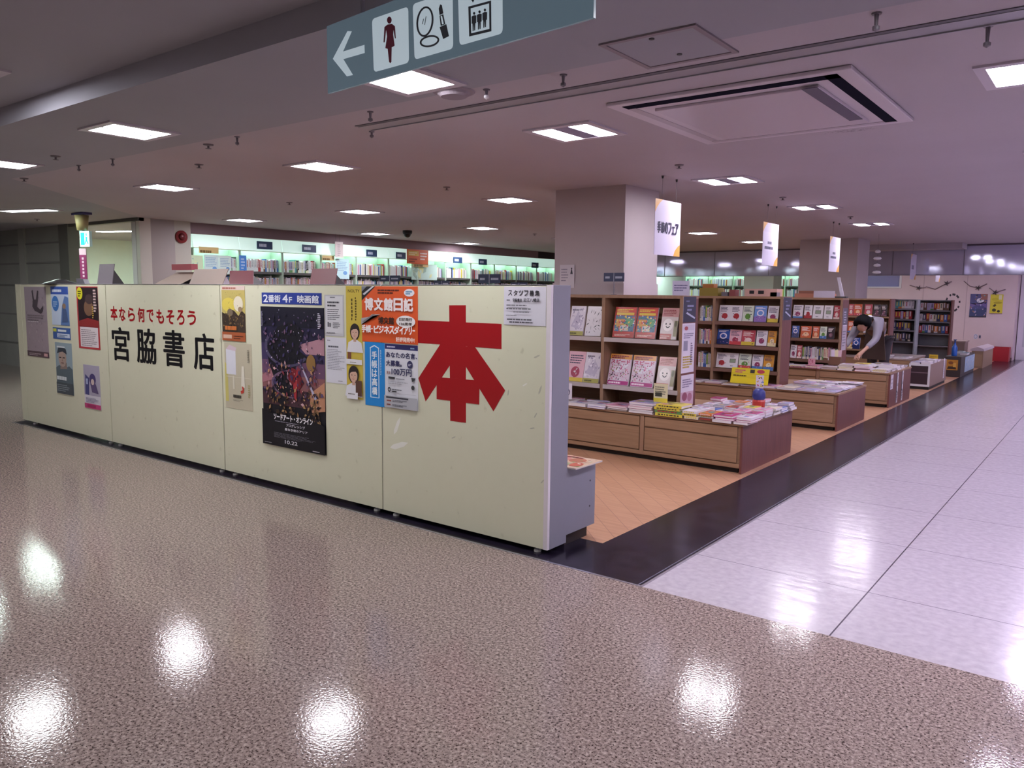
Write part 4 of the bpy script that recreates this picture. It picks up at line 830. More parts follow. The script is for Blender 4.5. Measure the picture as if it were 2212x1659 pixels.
# ------------------------------------------------------------------ low book tables and the bookcases on them
NEAREST = {1: 'nearest', 2: 'second', 3: 'third', 4: 'fourth', 5: 'fifth', 6: 'sixth'}
def book_table(k, x0, x1, y0, y1, top, label, bays):
    t = thing('book_table', label, 'display table', (x1, y0, 0), group='low wooden book tables'); L = x0 - x1; D = y1 - y0
    mb = MB(); mb.box(L, 0.05, 0, -0.05, D - 0.05, 0.05, DARKW); mb.build('plinth', t)
    mb = MB(); mb.box(L, 0.012, 0.045, -0.02, D - 0.012, top - 0.02, TAN); mb.build('carcass', t)
    mb = MB(); mb.box(-0.02, 0.0, 0.0, 0.0, D, top - 0.012, RED); mb.build('end_panel', t)
    mb = MB(); mb.box(L, -0.012, top - 0.02, 0.004, D + 0.012, top, TAN); mb.build('top_board', t)
    mb = MB(); mb.box(L, -0.001, 0.05, -0.022, 0.012, 0.085, TAN); mb.build('base_rail', t)
    for i, b in enumerate(bays[:-1]):
        b0, b1 = b - x1, bays[i + 1] - x1   # b0 > b1: going left from the aisle end
        if i: pass
        for yy, s_ in ((-0.004, 1),):
            mb = MB(); mb.box(b1 + 0.028, yy, top - 0.115, b0 - 0.028, 0.012, top - 0.03, TAN); mb.build('drawer_front', t)
            mb = MB(); mb.box(b1 + 0.028, yy, 0.095, b0 - 0.028, 0.012, top - 0.13, TAN); mb.build('front_panel', t)
        mb = MB(); mb.box(b1 - 0.02, -0.004, 0.05, b1 + 0.02, 0.012, top - 0.02, TANL); mb.build('stile', t)
    return t
TB = {1: (2.75, 4.0, .43), 2: (5.52, 6.70, .43), 3: (7.98, 9.30, .48)}
book_table(1, -3.4, 0.07, 2.75, 4.0, .43, 'nearest low wooden book table, long, heaped with magazines', [0.05, -0.88, -1.8, -2.7, -3.4])
book_table(2, -3.4, 0.08, 5.52, 6.70, .43, 'second low wooden book table, with thin loose magazine piles', [0.06, -0.88, -1.8, -2.7, -3.4])
book_table(3, -3.4, 0.08, 7.98, 9.30, .48, 'third low wooden book table, in front of the bending person', [0.06, -0.88, -1.8, -2.7, -3.4])

def bookcase(k, y0, depth, x1, bays, boards, zb, zt, label, lipm):
    """open bookcase facing -y; bays: x of the uprights, aisle end first"""
    t = thing('bookcase', label, 'bookcase', (x1, y0, zb), group='wooden bookcases on the book tables'); H = zt - zb
    X0 = bays[-1] - x1
    mb = MB(); mb.box(X0, depth - 0.015, 0, -0.02, depth, H - 0.02, TAN); mb.build('back_panel', t)
    mb = MB(); mb.box(X0 - 0.02, -0.004, H - 0.03, 0.0, depth, H, TANL if k == 1 else TAN); mb.build('top_board', t)
    mb = MB(); mb.box(-0.022, 0, 0, 0, depth, H - 0.03, RED); mb.box(-0.03, -0.003, 0, 0.002, 0.004, H - 0.03, TANL); mb.build('side_panel', t)
    for b in bays[1:]:
        mb = MB(); mb.box(b - x1 - 0.018, 0, 0, b - x1 + 0.018, depth - 0.015, H - 0.03, TANL); mb.build('upright', t)
    for i in range(len(bays) - 1):
        a, b = bays[i + 1] - x1 + 0.018, bays[i] - x1 - (0.018 if i else 0.022)
        for z in boards:
            mb = MB(); mb.box(a, 0.0, z - zb - 0.022, b, depth - 0.015, z - zb, TAN)
            s = mb.build('shelf', t)
            mb = MB(); mb.box(a, -0.012, z - zb - 0.03, b, -0.001, z - zb + 0.012, lipm); mb.build('front_lip', s)
    return t
LIP1 = mat('#b5aaa8', 0.4, key='pale_lip'); LIP2 = mat('#75564a', 0.45, key='brown_lip')
bookcase(1, 3.05, 0.33, -0.66, [-0.66, -1.5, -2.36, -3.3], [1.075, 0.612], .43, 1.5, 'nearest wooden bookcase, two deep rows of face-out magazines', LIP1)
bookcase(2, 5.78, 0.33, -0.68, [-0.68, -1.54, -2.4, -3.3], [1.175, 0.885, 0.59], .43, 1.5, 'second wooden bookcase behind the nearest, navy card on its end', LIP2)
bookcase(3, 8.45, 0.33, -0.72, [-0.72, -1.5, -2.3, -3.3], [1.165, 0.87, 0.56], .48, 1.49, 'third wooden bookcase, beside the bending person', LIP2)

def face_row(k, row, y, z, h, tilt, items, where, x_order=True, thick=1.0):
    """items: (x0, x1, kind, seed, words)"""
    for i, (x0, x1, kind, seed, words) in enumerate(items):
        wd = x1 - x0
        inst('magazine' if k == 1 else 'face_out_book', face_mesh(kind, seed), (x0, y, z), (wd, 0.02 / 0.09 * thick, h / 1.4), f'{words}, {where}', 'magazine' if k == 1 else 'book',
             'face-out magazines in the nearest bookcase' if k == 1 else 'face-out books in the bookcases', (-tilt, 0, 0))
def bx(pairs, y):   # pixel extents on the case front to x
    return [(onY(a, 700, y).x, onY(b, 700, y).x) for a, b in pairs]
p = bx([(1230, 1261), (1265, 1299), (1325, 1371), (1374, 1417), (1427, 1463)], 3.12)
face_row(1, 0, 3.10, 1.09, 0.30, 0.22, [(*p[0], 'snow', 1, 'pale snowy magazine'), (*p[1], 'script', 2, 'white magazine with black brush strokes'), (*p[2], 'comic', 3, 'bright red comic magazine, first of two'),
    (*p[3], 'comic', 3, 'bright red comic magazine, second of two'), (*p[4], 'facey', 4, 'pale magazine with a round smiling shape')], 'top row of nearest bookcase')
p = bx([(1226, 1262), (1263, 1297), (1316, 1362), (1366, 1415), (1422, 1460)], 3.12)
face_row(1, 1, 3.10, 0.62, 0.31, 0.25, [(*p[0], 'pinkish', 11, 'pinkish magazine with small round picture'), (*p[1], 'snow', 12, 'pale blue grey magazine'), (*p[2], 'speed', 13, 'pink and white puzzle magazine, first of two'),
    (*p[3], 'speed', 13, 'pink and white puzzle magazine, second of two'), (*p[4], 'facey', 14, 'glossy magazine with a round face')], 'lower row of nearest bookcase')
for z, n in ((1.09, 'top'), (0.62, 'lower')):   # hidden bays further along
    for j in range(3): inst('magazine', face_mesh('snow' if j % 2 else 'facey', 40 + j), (-3.25 + j * .27, 3.10, z), (.22, .2, .21), 'pale magazine in the bay hidden behind the partition', 'magazine', 'magazines hidden behind the partition', (-.22, 0, 0))
# second bookcase: three rows of face-out books, spines in the bay further left
p = bx([(1552, 1577), (1577, 1602), (1603, 1626), (1628, 1654), (1657, 1680)], 5.85)
face_row(2, 0, 5.84, 1.19, 0.20, 0.2, [(*p[0], 'ribbon', 21, 'white book with blue and red band, first of twins'), (*p[1], 'ribbon', 21, 'white book with blue and red band, second of twins'), (*p[2], 'green', 22, 'white book with green band'), (*p[3], 'sky', 23, 'glossy pale blue striped book'), (*p[4], 'plain', 24, 'white book with rose lettering')], 'top row of second bookcase')
p = bx([(1550, 1576), (1577, 1602), (1603, 1632), (1635, 1658), (1660, 1678)], 5.85)
face_row(2, 1, 5.84, 0.9, 0.19, 0.2, [(*p[0], 'night', 25, 'blue violet book'), (*p[1], 'pinkish', 26, 'pink and tan book'), (*p[2], 'redd', 27, 'white and red book'), (*p[3], 'plain', 28, 'pale book with red strip'), (*p[4], 'gold', 29, 'orange gold book')], 'middle row of second bookcase')
p = bx([(1550, 1574), (1574, 1597), (1599, 1625), (1628, 1651), (1653, 1675)], 5.85)
face_row(2, 2, 5.84, 0.605, 0.19, 0.2, [(*p[0], 'ribbon', 31, 'white book with red lower half'), (*p[1], 'pic', 32, 'white book with dark curved drawing'), (*p[2], 'green', 33, 'pale book with big green blob'), (*p[3], 'plain', 34, 'white book with rows of dark figures'), (*p[4], 'gold', 35, 'yellow round topped book')], 'bottom row of second bookcase')
p = bx([(1711, 1732), (1735, 1752), (1754, 1776), (1778, 1797), (1799, 1812)], 8.5)
face_row(3, 0, 8.5, 1.18, 0.2, 0.2, [(*p[0], 'plain', 41, 'white book with pale pink figure'), (*p[1], 'ribbon', 42, 'plain white book'), (*p[2], 'pic', 43, 'white book with small framed picture, first of two'), (*p[3], 'pic', 43, 'white book with small framed picture, second of two'), (*p[4], 'redd', 44, 'reddish pink book')], 'top row of third bookcase')
p = bx([(1711, 1726), (1730, 1753), (1756, 1770), (1772, 1786), (1788, 1803)], 8.5)
face_row(3, 1, 8.5, 0.885, 0.18, 0.15, [(*p[0], 'night', 45, 'blue and white book'), (*p[1], 'orange', 46, 'dark blue and orange book'), (*p[2], 'orange', 47, 'brown red book'), (*p[3], 'green', 48, 'pale green book'), (*p[4], 'dark', 49, 'dark green book')], 'middle row of third bookcase')

# ------------------------------------------------------------------ piles of books lying on the tables
def pile(tb, x, y, wd, dp, z0, n, th, cols, style, where, jitter=0.012, name='lying_book', group=None, q=R):
    z = z0; n_top = n
    for i in range(n):
        c = cols[i % len(cols)] if isinstance(cols, (list, tuple)) else cols
        w_, d_, h_ = wd * q.uniform(.94, 1.0), dp * q.uniform(.94, 1.0), th * q.uniform(.85, 1.15)
        pos = 'topmost' if i == n - 1 else f'{nth(n - i)} from top'
        kind_w = 'thick book' if th > 0.028 else 'thin magazine' if th < 0.012 else 'paperback'
        lab = f'{c} {kind_w} {pos}, {where}' if n > 1 else f'{c} {kind_w} alone, {where}'
        inst(name, flat_mesh(c, style), (x + q.uniform(-jitter, jitter), y + q.uniform(-jitter, jitter), z), (w_, d_, h_ / 1.02), lab, 'book', group or f'books lying on the {NEAREST[tb]} table', (0, 0, q.uniform(-.025, .025)))
        z += h_
    return z
ZT1 = .43
# nearest table, front edge, from the partition side to the aisle end (pixel columns of the piles)
cols1 = [(1226, 1270, 1, .03, ['white'], 0), (1270, 1312, 2, .02, ['lilac', 'white'], 0), (1312, 1358, 3, .016, ['grey', 'white', 'pink'], 0), (1358, 1412, 5, .02, ['white', 'grey', 'pink', 'white', 'lilac'], 0),
         (1416, 1476, 4, .026, ['yellow', 'green', 'yellow', 'yellow'], 1), (1477, 1510, 3, .022, ['cream', 'yellow', 'white'], 1), (1510, 1541, 3, .02, ['brown', 'white', 'orange'], 1), (1543, 1588, 3, .022, ['white', 'magenta', 'magenta'], 0), (1588, 1622, 3, .022, ['white', 'magenta', 'white'], 0)]
for i, (a, b, n, th, cc, st) in enumerate(cols1):
    x0 = onY(a, 900, 2.73).x; x1 = onY(b, 900, 2.73).x
    pile(1, x0, 2.725, x1 - x0 - .008, .24, ZT1, n, th, cc, st, f'nearest table, front edge, {nth(len(cols1) - i)} pile from aisle end')
# rows behind, on the open end of the table
rows = [(3.0, .19, 6), (3.21, .19, 6), (3.42, .19, 6), (3.63, .18, 6), (3.83, .17, 6)]
pal = [['white', 'pink'], ['pink', 'lilac'], ['white', 'grey', 'lilac'], ['cream', 'white'], ['magenta', 'white'], ['white', 'red'], ['yellow', 'cream'], ['white', 'white', 'pink'], ['blue', 'white'], ['lilac', 'white', 'pink'], ['orange', 'white']]
for r_, (y, dp, k) in enumerate(rows):
    for j in range(k):
        wd = .118; x = -0.60 + j * .118
        if r_ == 0 and j == 0: continue
        n = R.choice([1, 2, 2, 3]) if j < k - 1 else 3
        pile(1, x, y, wd - .006, dp - .012, ZT1, n, R.choice([.014, .02, .026]), pal[(r_ * 5 + j * 3) % len(pal)], 0, f'{nth(r_ + 2)} row, nearest table, {nth(k - j)} pile from aisle end')
# strip behind the front row, below the bookcase, hidden bay piles
for j in range(4):
    x = -1.9 + j * .3
    pile(1, x, 2.965, .24, .075, ZT1, 2, .018, pal[j], 0, f'back strip of nearest table, {nth(j + 1)} pile from partition')
# second table: thin loose magazines
for r_, (y, dp) in enumerate([(5.50, .26), (5.82, .26), (6.12, .26), (6.42, .26)]):
    for j in range(6):
        x = -1.28 + j * .225
        if r_ > 0 and x < -.68: continue
        pile(2, x, y, .21, dp - .02, .43, R.choice([2, 3, 3, 4]) if r_ else R.choice([2, 2, 3]), .009, R.choice([['white', 'lilac', 'white'], ['white', 'grey', 'cream'], ['lilac', 'white', 'pink'], ['white', 'cream', 'grey', 'white']]), 0,
             f'{nth(r_ + 1)} row, second table, {nth(6 - j)} pile from aisle end', .02)
for j in range(3): pile(2, -2.0 + j * .24, 5.53, .21, .23, .43, 2, .012, pal[j + 2], 0, f'front row, second table, {nth(j + 1)} pile beyond the yellow card')
# third table
for r_, (y, dp) in enumerate([(7.96, .24), (8.24, .24), (8.52, .24), (8.8, .24), (9.06, .22)]):
    for j in range(7):
        x = -1.5 + j * .225
        if r_ > 1 and x < -.72: continue
        if r_ == 1 and x < -.72: continue
        n = R.choice([1, 2, 2, 3]) + (2 if r_ in (0, 1) and j > 3 else 0)
        pile(3, x, y, .205, dp - .02, .48, n, R.choice([.016, .022]), R.choice([['white', 'cream'], ['white', 'grey', 'white'], ['cream', 'white', 'brown', 'white'], ['pink', 'white'], ['white', 'yellow', 'white']]), R.choice([0, 0, 1]),
             f'{nth(r_ + 1)} row, third table, {nth(7 - j)} pile from aisle end', .015)

# ------------------------------------------------------------------ spine rows
SPN = []
def spine_row(x_of, count, z, h, facing, pal_, where, group, wmin=.014, wmax=.03, along=1, skip=None, depth=.15, name='standing_book', lean=0.0):
    """books standing side by side; x_of(s) gives the place after s metres along the row"""
    s = 0.0
    for i in range(count):
        wd = R.uniform(wmin, wmax); hh = h * R.uniform(.82, 1.0); c = R.choice(pal_); v = R.randint(0, 1)
        loc, rz = x_of(s)
        inst(name, spine_mesh(c, v), (loc[0], loc[1], z), (wd * .97, depth, hh), f'{c} book standing upright, {nth(i + 1)} along, {where}', 'book', group, (0, 0, rz))
        s += wd
    return s
PALW = ['white', 'white', 'cream', 'white', 'lilac', 'grey', 'pink', 'teal', 'yellow', 'white', 'blue', 'red']
def fill(width, wmin, wmax): return int(width / ((wmin + wmax) / 2))
# second bookcase, bay left of the face-out books: three short spine rows
for z, n in ((1.175, 'top'), (.885, 'middle'), (.59, 'bottom')):
    spine_row(lambda s: ((-1.76 + s, 5.86, 0), 0), 9, z, .21, 0, ['cream', 'white', 'pink', 'grey', 'green', 'white', 'blue', 'orange'], f'{n} shelf at partition side of second bookcase', 'spine books in the bookcases', .018, .026)
spine_row(lambda s: ((-1.28 + s, 8.52, 0), 0), 22, .56, .2, 0, ['white', 'cream', 'grey', 'lilac', 'navy', 'white', 'green', 'pink'], 'bottom shelf of third bookcase', 'spine books in the bookcases', .018, .028)
face_row(3, 2, 8.5, .575, .2, .15, [(-1.46, -1.37, 'plain', 51, 'white book with dark strip'), (-1.36, -1.29, 'redd', 52, 'white and dark red book')], 'bottom row of third bookcase')

# ------------------------------------------------------------------ cards, posters and small stands by the bookcases
def card(name, label, cat, w_, h_, loc, rz, draw, paper='#d9d3dc', group=None, rx=0.0, thick=.0015):
    a = Art(w_, h_, paper, thick); draw(a); o = a.build(name, loc, rz, None, rx); return tag(o, label, cat, group)
P90 = math.pi / 2
def d_navy(a): a.rect(0, 0, 1, 1, '#26283f'); a.lines(.3, .45, .85, .75, 2, '#8d8fae', .5); a.poly([(.2, .35), (.9, .12), (.95, .18), (.3, .4)], '#b8bccf'); a.lines(.2, .8, .6, .9, 1, '#6d7092')
card('end_card', 'navy card at the top of nearest bookcase end', 'card', .27, .235, (-.657, 3.055, 1.255), P90, d_navy)
def d_tallw(a): a.rect(.05, .86, .95, .97, '#c9c2cd'); a.ell(.3, .9, .14, .04, '#a04a4f'); a.rect(.12, .45, .45, .65, '#8e8b9c'); a.lines(.1, .1, .9, .36, 5, '#bda74a', .6); a.vtext('本日入荷', .78, .62, .2, '#4a3f5a', .12, .02) if False else a.lines(.68, .2, .86, .62, 9, '#5d4f6a', .6); a.lines(.1, .7, .9, .82, 3, '#77738a', .5)
card('end_card', 'tall white card in the middle of nearest bookcase end', 'card', .27, .46, (-.657, 3.05, .785), P90, d_tallw)
def d_poster2(a): a.rect(0, 0, 1, .45, '#c9a9b8'); a.ell(.3, .3, .2, .14, '#8d4a5f'); a.ell(.7, .26, .18, .14, '#a86d80'); a.lines(.1, .6, .9, .9, 4, '#7f7390', .5)
card('end_card', 'white and pink card lowest on nearest bookcase end', 'card', .27, .29, (-.657, 3.06, .475), P90, d_poster2)
card('end_card', 'navy card at the top of second bookcase end', 'card', .28, .27, (-.677, 5.8, 1.22), P90, d_navy)
def d_tallg(a): a.rect(0, .6, 1, 1, '#5d5a6a'); a.lines(.2, .65, .8, .95, 5, '#c3bfd0', .5); a.rect(0, 0, 1, .58, '#b9b0bd'); a.lines(.1, .1, .9, .5, 6, '#76707f', .4)
card('end_card', 'tall grey card hanging on third bookcase end', 'card', .22, .62, (-.717, 8.5, .72), P90, d_tallg)
def d_yellow(a): a.rect(0, 0, 1, 1, '#d6c51f'); a.rect(0, .62, 1, .64, '#b3a51a'); a.lines(.1, .68, .4, .92, 2, '#c05a6a', .7); a.rect(.5, .7, .62, .92, '#3a352a'); a.ell(.78, .82, .1, .12, '#b23a4a'); a.lines(.06, .46, .6, .56, 1, '#5a4a1a', .8); a.poly([(.0, 0), (1, 0), (1, .3), (0, .42)], '#dfce22')
card('sale_card', 'bright yellow card standing on second table', 'card', .46, .19, (-1.18, 5.51, .46), 0, d_yellow, '#d6c51f', None, -.25)
t = thing('promotional_figure', 'blue and red display figure standing among nearest table books', 'display figure', (-.09, 3.52, .475))
mb = MB(); mb.lathe([(.03, 0), (.055, 0), (.058, .06), (.05, .075)], (0, 0, 0), mat('#b5382f', .4, key='figure_red'), 14); mb.build('base', t)
mb = MB(); mb.smooth = True; mb.lathe([(.05, .075), (.06, .1), (.055, .15), (.035, .175), (.0, .18)], (0, 0, 0), mat('#2a3278', .4, key='figure_blue'), 14); mb.build('body', t)
a = Art(.07, .12, '#cfc6d0'); a.specks(16, .1, .1, .9, .9, .2, ['#b23a5a', '#4f6fb0', '#d0b848', '#3c3a4a'], 3); a.build('topper_card', (-.035, 0, .18), .2, t)
def d_pink(a): a.specks(14, .1, .1, .9, .9, .16, ['#b24a6a', '#d7a0b0', '#8d3f5a'], 5)
card('price_card', 'small pink flower shaped card at front of third table', 'card', .1, .11, (-1.02, 7.965, .51), 0, d_pink, '#cf9aa8')
def d_wc(a): a.rect(0, 0, 1, .22, '#d6c544'); a.lines(.1, .3, .9, .9, 5, '#6b6a5a', .5); a.rect(.12, .3, .6, .52, '#3a3a30')
card('price_card', 'cream price card standing over the yellow striped books', 'card', .14, .17, (-.83, 2.86, .53), 0, d_wc, '#d3cba8')
def d_peng(a): a.ell(.5, .45, .32, .26, '#3a3758'); a.ell(.5, .42, .25, .2, '#d9d5e0'); a.ell(.4, .5, .05, .04, '#2a2838'); a.ell(.6, .5, .05, .04, '#2a2838'); a.poly([(.44, .42), (.56, .42), (.5, .36)], '#c88a3a')
card('price_card', 'white card with a round dark bird, by partition edge', 'card', .13, .16, (-1.86, 2.87, .465), 0, d_peng)
# holder with leaflets on the third table
t = thing('leaflet_holder', 'small brown holder with pale leaflets on third table', 'leaflet holder', (-.78, 8.12, .53))
mb = MB(); mb.box(0, 0, 0, .16, .1, .12, mat('#6d4c38', .5, key='holder')); mb.build('box', t)
for j in range(3):
    mb = MB(); mb.prism([(.02 + j * .045, .04, .1), (.07 + j * .045, .04, .1), (.06 + j * .05, .06, .22), (.01 + j * .05, .06, .21)], (0, 0, 0), (0, .004, 0), mat(['#cfc3d6', '#d6cfa8', '#c9a8b4'][j], .5, key='leaflet')); mb.build('leaflet', t)

def pole_sign(x, y, zb, zt, w_, h_, label, double=True):
    t = thing('shelf_sign', label, 'sign', (x, y, zb))
    mb = MB(); mb.cyl((0, 0.006, 0), (0, .006, zt - zb - h_), .005, .005, STEELG, 8); mb.cyl((0, 0.006, 0), (0, .006, .006), .03, .03, STEELG, 12); mb.build('pole', t)
    a = Art(w_, h_, '#2d3350', .006); a.rect(0, 0, 1, 1, '#333a58')
    if double: a.rect(.485, 0, .515, 1, '#9a9eb0'); a.lines(.08, .35, .42, .65, 1, '#aeb3c6', .8); a.lines(.58, .35, .92, .65, 1, '#aeb3c6', .8, 2)
    else: a.lines(.12, .3, .88, .7, 1, '#c3c8d6', .9)
    a.build('sign_plate', (-w_ / 2, 0, zt - zb - h_), 0, t); return t
pole_sign(-1.48, 3.2, 1.5, 1.715, .23, .085, 'small navy double sign on pole atop nearest bookcase')

# cards and boxes on top of the bookcases
def d_tilt(a): a.rect(0, 0, 1, 1, '#cfcbe0'); a.lines(.1, .3, .9, .8, 3, '#77739a', .5)
card('display_card', 'pale tilted card on top of second bookcase', 'card', .22, .22, (-2.15, 5.85, 1.5), .5, d_tilt, '#c6c2d8', None, -.5)
mb = MB(); mb.box(0, 0, 0, .25, .18, .10, mat('#8d7a2c', .5, key='basket_olive')); mb.box(.03, .02, .10, .18, .14, .15, mat('#a8682c', .5, key='basket_orange')); tag(mb.build('goods_basket', loc=(-1.78, 5.86, 1.5)), 'olive and orange goods box on second bookcase', 'box')
mb = MB(); mb.box(0, 0, 0, .4, .2, .09, mat('#cfa69a', .6, key='carton')); mb.box(.06, -.002, .03, .12, 0, .07, BLK); mb.box(.17, -.002, .03, .24, 0, .07, BLK); tag(mb.build('carton_box', loc=(-1.2, 5.9, 1.5)), 'pale carton with two dark marks on second bookcase', 'box')
for j, (x, c) in enumerate([(-1.4, '#6f6a72'), (-1.3, '#8d4a48'), (-.78, '#8b8590')]):
    mb = MB(); mb.box(0, 0, 0, .08, .12, .05 + .03 * (j % 2), mat(c, .6, key='small_goods')); tag(mb.build('goods_box', loc=(x - .1, 5.9, 1.5)), f'{["dark grey", "dull red", "pale grey"][j]} little box on top of second bookcase', 'box')
mb = MB(); mb.box(0, 0, 0, .55, .2, .06, mat('#b5775f', .6, key='orange_carton')); mb.box(.05, .02, .06, .45, .16, .1, mat('#8d5a48', .6, key='brown_carton')); tag(mb.build('carton_stack', loc=(-1.45, 8.55, 1.49)), 'flat orange brown carton on third bookcase', 'box')
mb = MB(); mb.box(0, 0, 0, .3, .02, .1, mat('#c3bccb', .6, key='label_strip')); tag(mb.build('label_strip', loc=(-1.15, 8.48, 1.49)), 'white lettered strip standing on third bookcase', 'sign')
t = thing('slanted_stand', 'white slanted plastic stand on end of third bookcase', 'display stand', (-.78, 8.55, 1.49))
mb = MB(); mb.prism([(0, 0, 0), (.05, 0, 0), (-.03, 0, .3), (-.07, 0, .3)], (0, 0, 0), (0, .02, 0), mat('#d2cedb', .4, key='plastic_white')); mb.build('arm', t)
mb = MB(); mb.box(-.1, -.02, 0, .08, .1, .02, DGREY); mb.build('base', t)

# hanging cards over the gondola ends
BAN = [(3.01, ['季節のフェア'], 1), (5.76, ['ざっし', '雑誌・新刊'], 0), (8.46, ['文庫', '新書・文庫'], 0), (14.02, ['コミック'], 0), (16.75, ['児童書'], 0)]
BL = ['nearest hanging white card with orange corners and bold dark characters', 'second hanging white card with two small lines', 'third hanging white card, in front of far pillar', 'fourth hanging white card, small, near end of the row', 'fifth hanging white card, smallest, farthest down the row']
for i, (y, tx, bold) in enumerate(BAN):
    t = thing('hanging_card', BL[i], 'hanging sign', (-.95, y, 1.875), P90, 'hanging cards over the gondola ends')
    a = Art(.53, .51, '#cfc8dc', .003); OR = '#dca24a'
    a.poly([(0, 1), (0, .76), (.07, .85), (.16, .93), (.28, 1)], OR); a.poly([(1, 0), (1, .22), (.92, .19), (.8, .1), (.74, 0)], OR)
    if bold:
        for j, ch in enumerate(tx[0]):
            x0 = .1 + j * .137; a.text(ch, x0, .4 if ch not in 'ェ' else .4, x0 + .115, .6 if ch != 'ェ' else .54, '#2a2440', .045)
    elif i < 3:
        a.rect(.02, .34, .98, .78, '#d6d0e2'); a.lines(.3, .5, .7, .58, 1, '#5a5572', .8); a.lines(.12, .38, .88, .46, 1, '#4d4866', .8, 3)
    else: a.lines(.2, .4, .8, .6, 1, '#6a6684', .8)
    a.build('card', (0, 0, 0), 0, t)
    mb = MB(); b2 = Art(.53, .51, None)
    for x in (.13, .42):
        mb = MB(); mb.cyl((x, 0.001, .5), (x, 0.001, .725), .0012, .0012, DGREY, 6); mb.cyl((x, 0.001, .70), (x, .001, .725), .008, .012, DGREY, 8); mb.build('string', t)
# clear dangling ornament
p = onZ(1893, 508, 2.6); t = thing('hanging_mobile', 'pale see-through mobile hanging in front of the glass barrier', 'mobile', (-.95, 11.3, 2.6))
CLR = mat('#cfccd6', .3, .5, key='mobile_disc')
mb = MB(); mb.cyl((0, 0, 0), (0, 0, -.72), .0015, .0015, DGREY, 6); mb.build('string', t)
for j, (z, r) in enumerate([(-.3, .05), (-.42, .07), (-.54, .06), (-.66, .075)]):
    mb = MB(); mb.smooth = True; mb.lathe([(0, z - .03), (r * .8, z - .02), (r, z), (r * .7, z + .02), (0, z + .03)], (0, 0, 0), CLR, 12); mb.build('bauble', t)

# ------------------------------------------------------------------ magazine cabinet behind the partition's end
t = thing('magazine_cabinet', 'low grey steel cabinet just behind the partition corner', 'cabinet', (0, .19, 0))
mb = MB(); mb.box(-1.9, 0.03, 0.0, -.03, .28, .075, DARKW); mb.build('plinth', t)
mb = MB(); mb.box(-1.9, 0.002, .075, -.006, .315, .46, STEELG); mb.build('body', t)
mb = MB(); mb.box(-.006, 0.002, .075, 0.0, .32, .475, STEELG); mb.build('end_panel', t)
for z in (.2, .36):
    mb = MB(); mb.cyl((0, .26, z), (.002, .26, z), .006, .006, DGREY, 8); mb.build('screw', t)
def d_food(a): a.rect(0, 0, 1, 1, '#d2b79a'); a.ell(.25, .6, .2, .26, '#c9837a'); a.ell(.25, .6, .12, .16, '#7d4a38'); a.ell(.62, .66, .18, .2, '#b0684a'); a.rect(.3, .1, .7, .34, '#a9b089'); a.ell(.82, .3, .13, .18, '#c0583a'); a.specks(20, .05, .05, .95, .95, .07, ['#d9cbb0', '#7d4a38', '#c47a6a', '#e2d8c8', '#8c9a5a'], 2); a.lines(.1, .84, .9, .94, 1, '#8d3f3a', .8)
for j in range(6):
    a = Art(.30, .30, '#d2c6bc', .008); d_food(a); o = a.build('magazine', (-.245 - j * .305, .20, .485), 0, None, -P90); 
    tag(o, ['food magazine lying on the low grey cabinet beside partition corner', 'food magazine on grey cabinet hidden behind the partition'][min(j, 1)], 'magazine', 'magazines on the grey cabinet')

# ------------------------------------------------------------------ lit bookcases along the left wall
CASEW = mat('#b3c9b6', 0.5, 0.3, key='case_pale_green'); BOARD = mat('#5a5a58', 0.5, key='case_board_edge')
CANOPY = mat('#e3efe9', 0.5, 0.3, key='glow_painted_canopy', emit=LAMP_CASE[0], es=0.19); TUBE = mat('#ffffff', 0.5, key='case_tube', emit=LAMP_CASE[0], es=LAMP_CASE[1])  # canopy glow painted in for tube light reflecting off the slanted board
WALLZ = (0.12, 0.5, 0.85, 1.17, 1.5, 1.84)
def wall_case(wd, label):
    """faces -y in its own frame; width along x"""
    t = thing('lit_bookcase', label, 'bookcase', group='lit pale bookcases along the wall')
    mb = MB(); mb.box(0, .32, 0, wd, .34, 2.4, CASEW); mb.build('back_panel', t)
    for x in (0, wd - .02):
        mb = MB(); mb.box(x, 0.0, 0, x + .02, .32, 2.2, CASEW); mb.build('side_panel', t)
    for z in WALLZ:
        mb = MB(); mb.box(.02, 0.01, z - .03, wd - .02, .32, z, CASEW); mb.box(.02, 0, z - .04, wd - .02, .012, z, BOARD); mb.build('shelf', t)
    mb = MB(); mb.prism([(0, -.02, 2.2), (0, .03, 2.42), (0, .06, 2.42), (0, .01, 2.2)][::-1], (0, 0, 0), (wd, 0, 0), CANOPY); mb.build('glow_painted_canopy', t)
    mb = MB(); mb.box(0, -.025, 2.19, wd, .03, 2.2, mat('#c3c6b0', .4, key='canopy_edge')); mb.box(0, -.0, 2.42, wd, .34, 2.428, mat('#9a7d78', .5, key='canopy_top')); mb.build('canopy_trim', t)
    mb = MB(); mb.cyl((.05, .05, 2.215), (wd - .05, .05, 2.215), .012, .012, TUBE, 8); mb.build('lamp_tube', t)
    return t
BW = 0.872; Y0 = 3.53; NB = 12
proto = None; cases = []
for i in range(NB):
    lb = f'{nth(i + 1)} lit bookcase from the near end of the mauve wall'
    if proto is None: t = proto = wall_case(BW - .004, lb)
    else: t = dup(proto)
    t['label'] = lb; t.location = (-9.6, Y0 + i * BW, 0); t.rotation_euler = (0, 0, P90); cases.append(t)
WP = ['white', 'white', 'cream', 'white', 'teal', 'white', 'lilac', 'cream', 'white', 'pink', 'white', 'grey', 'yellow', 'white', 'blue', 'white', 'black', 'white', 'red', 'white']
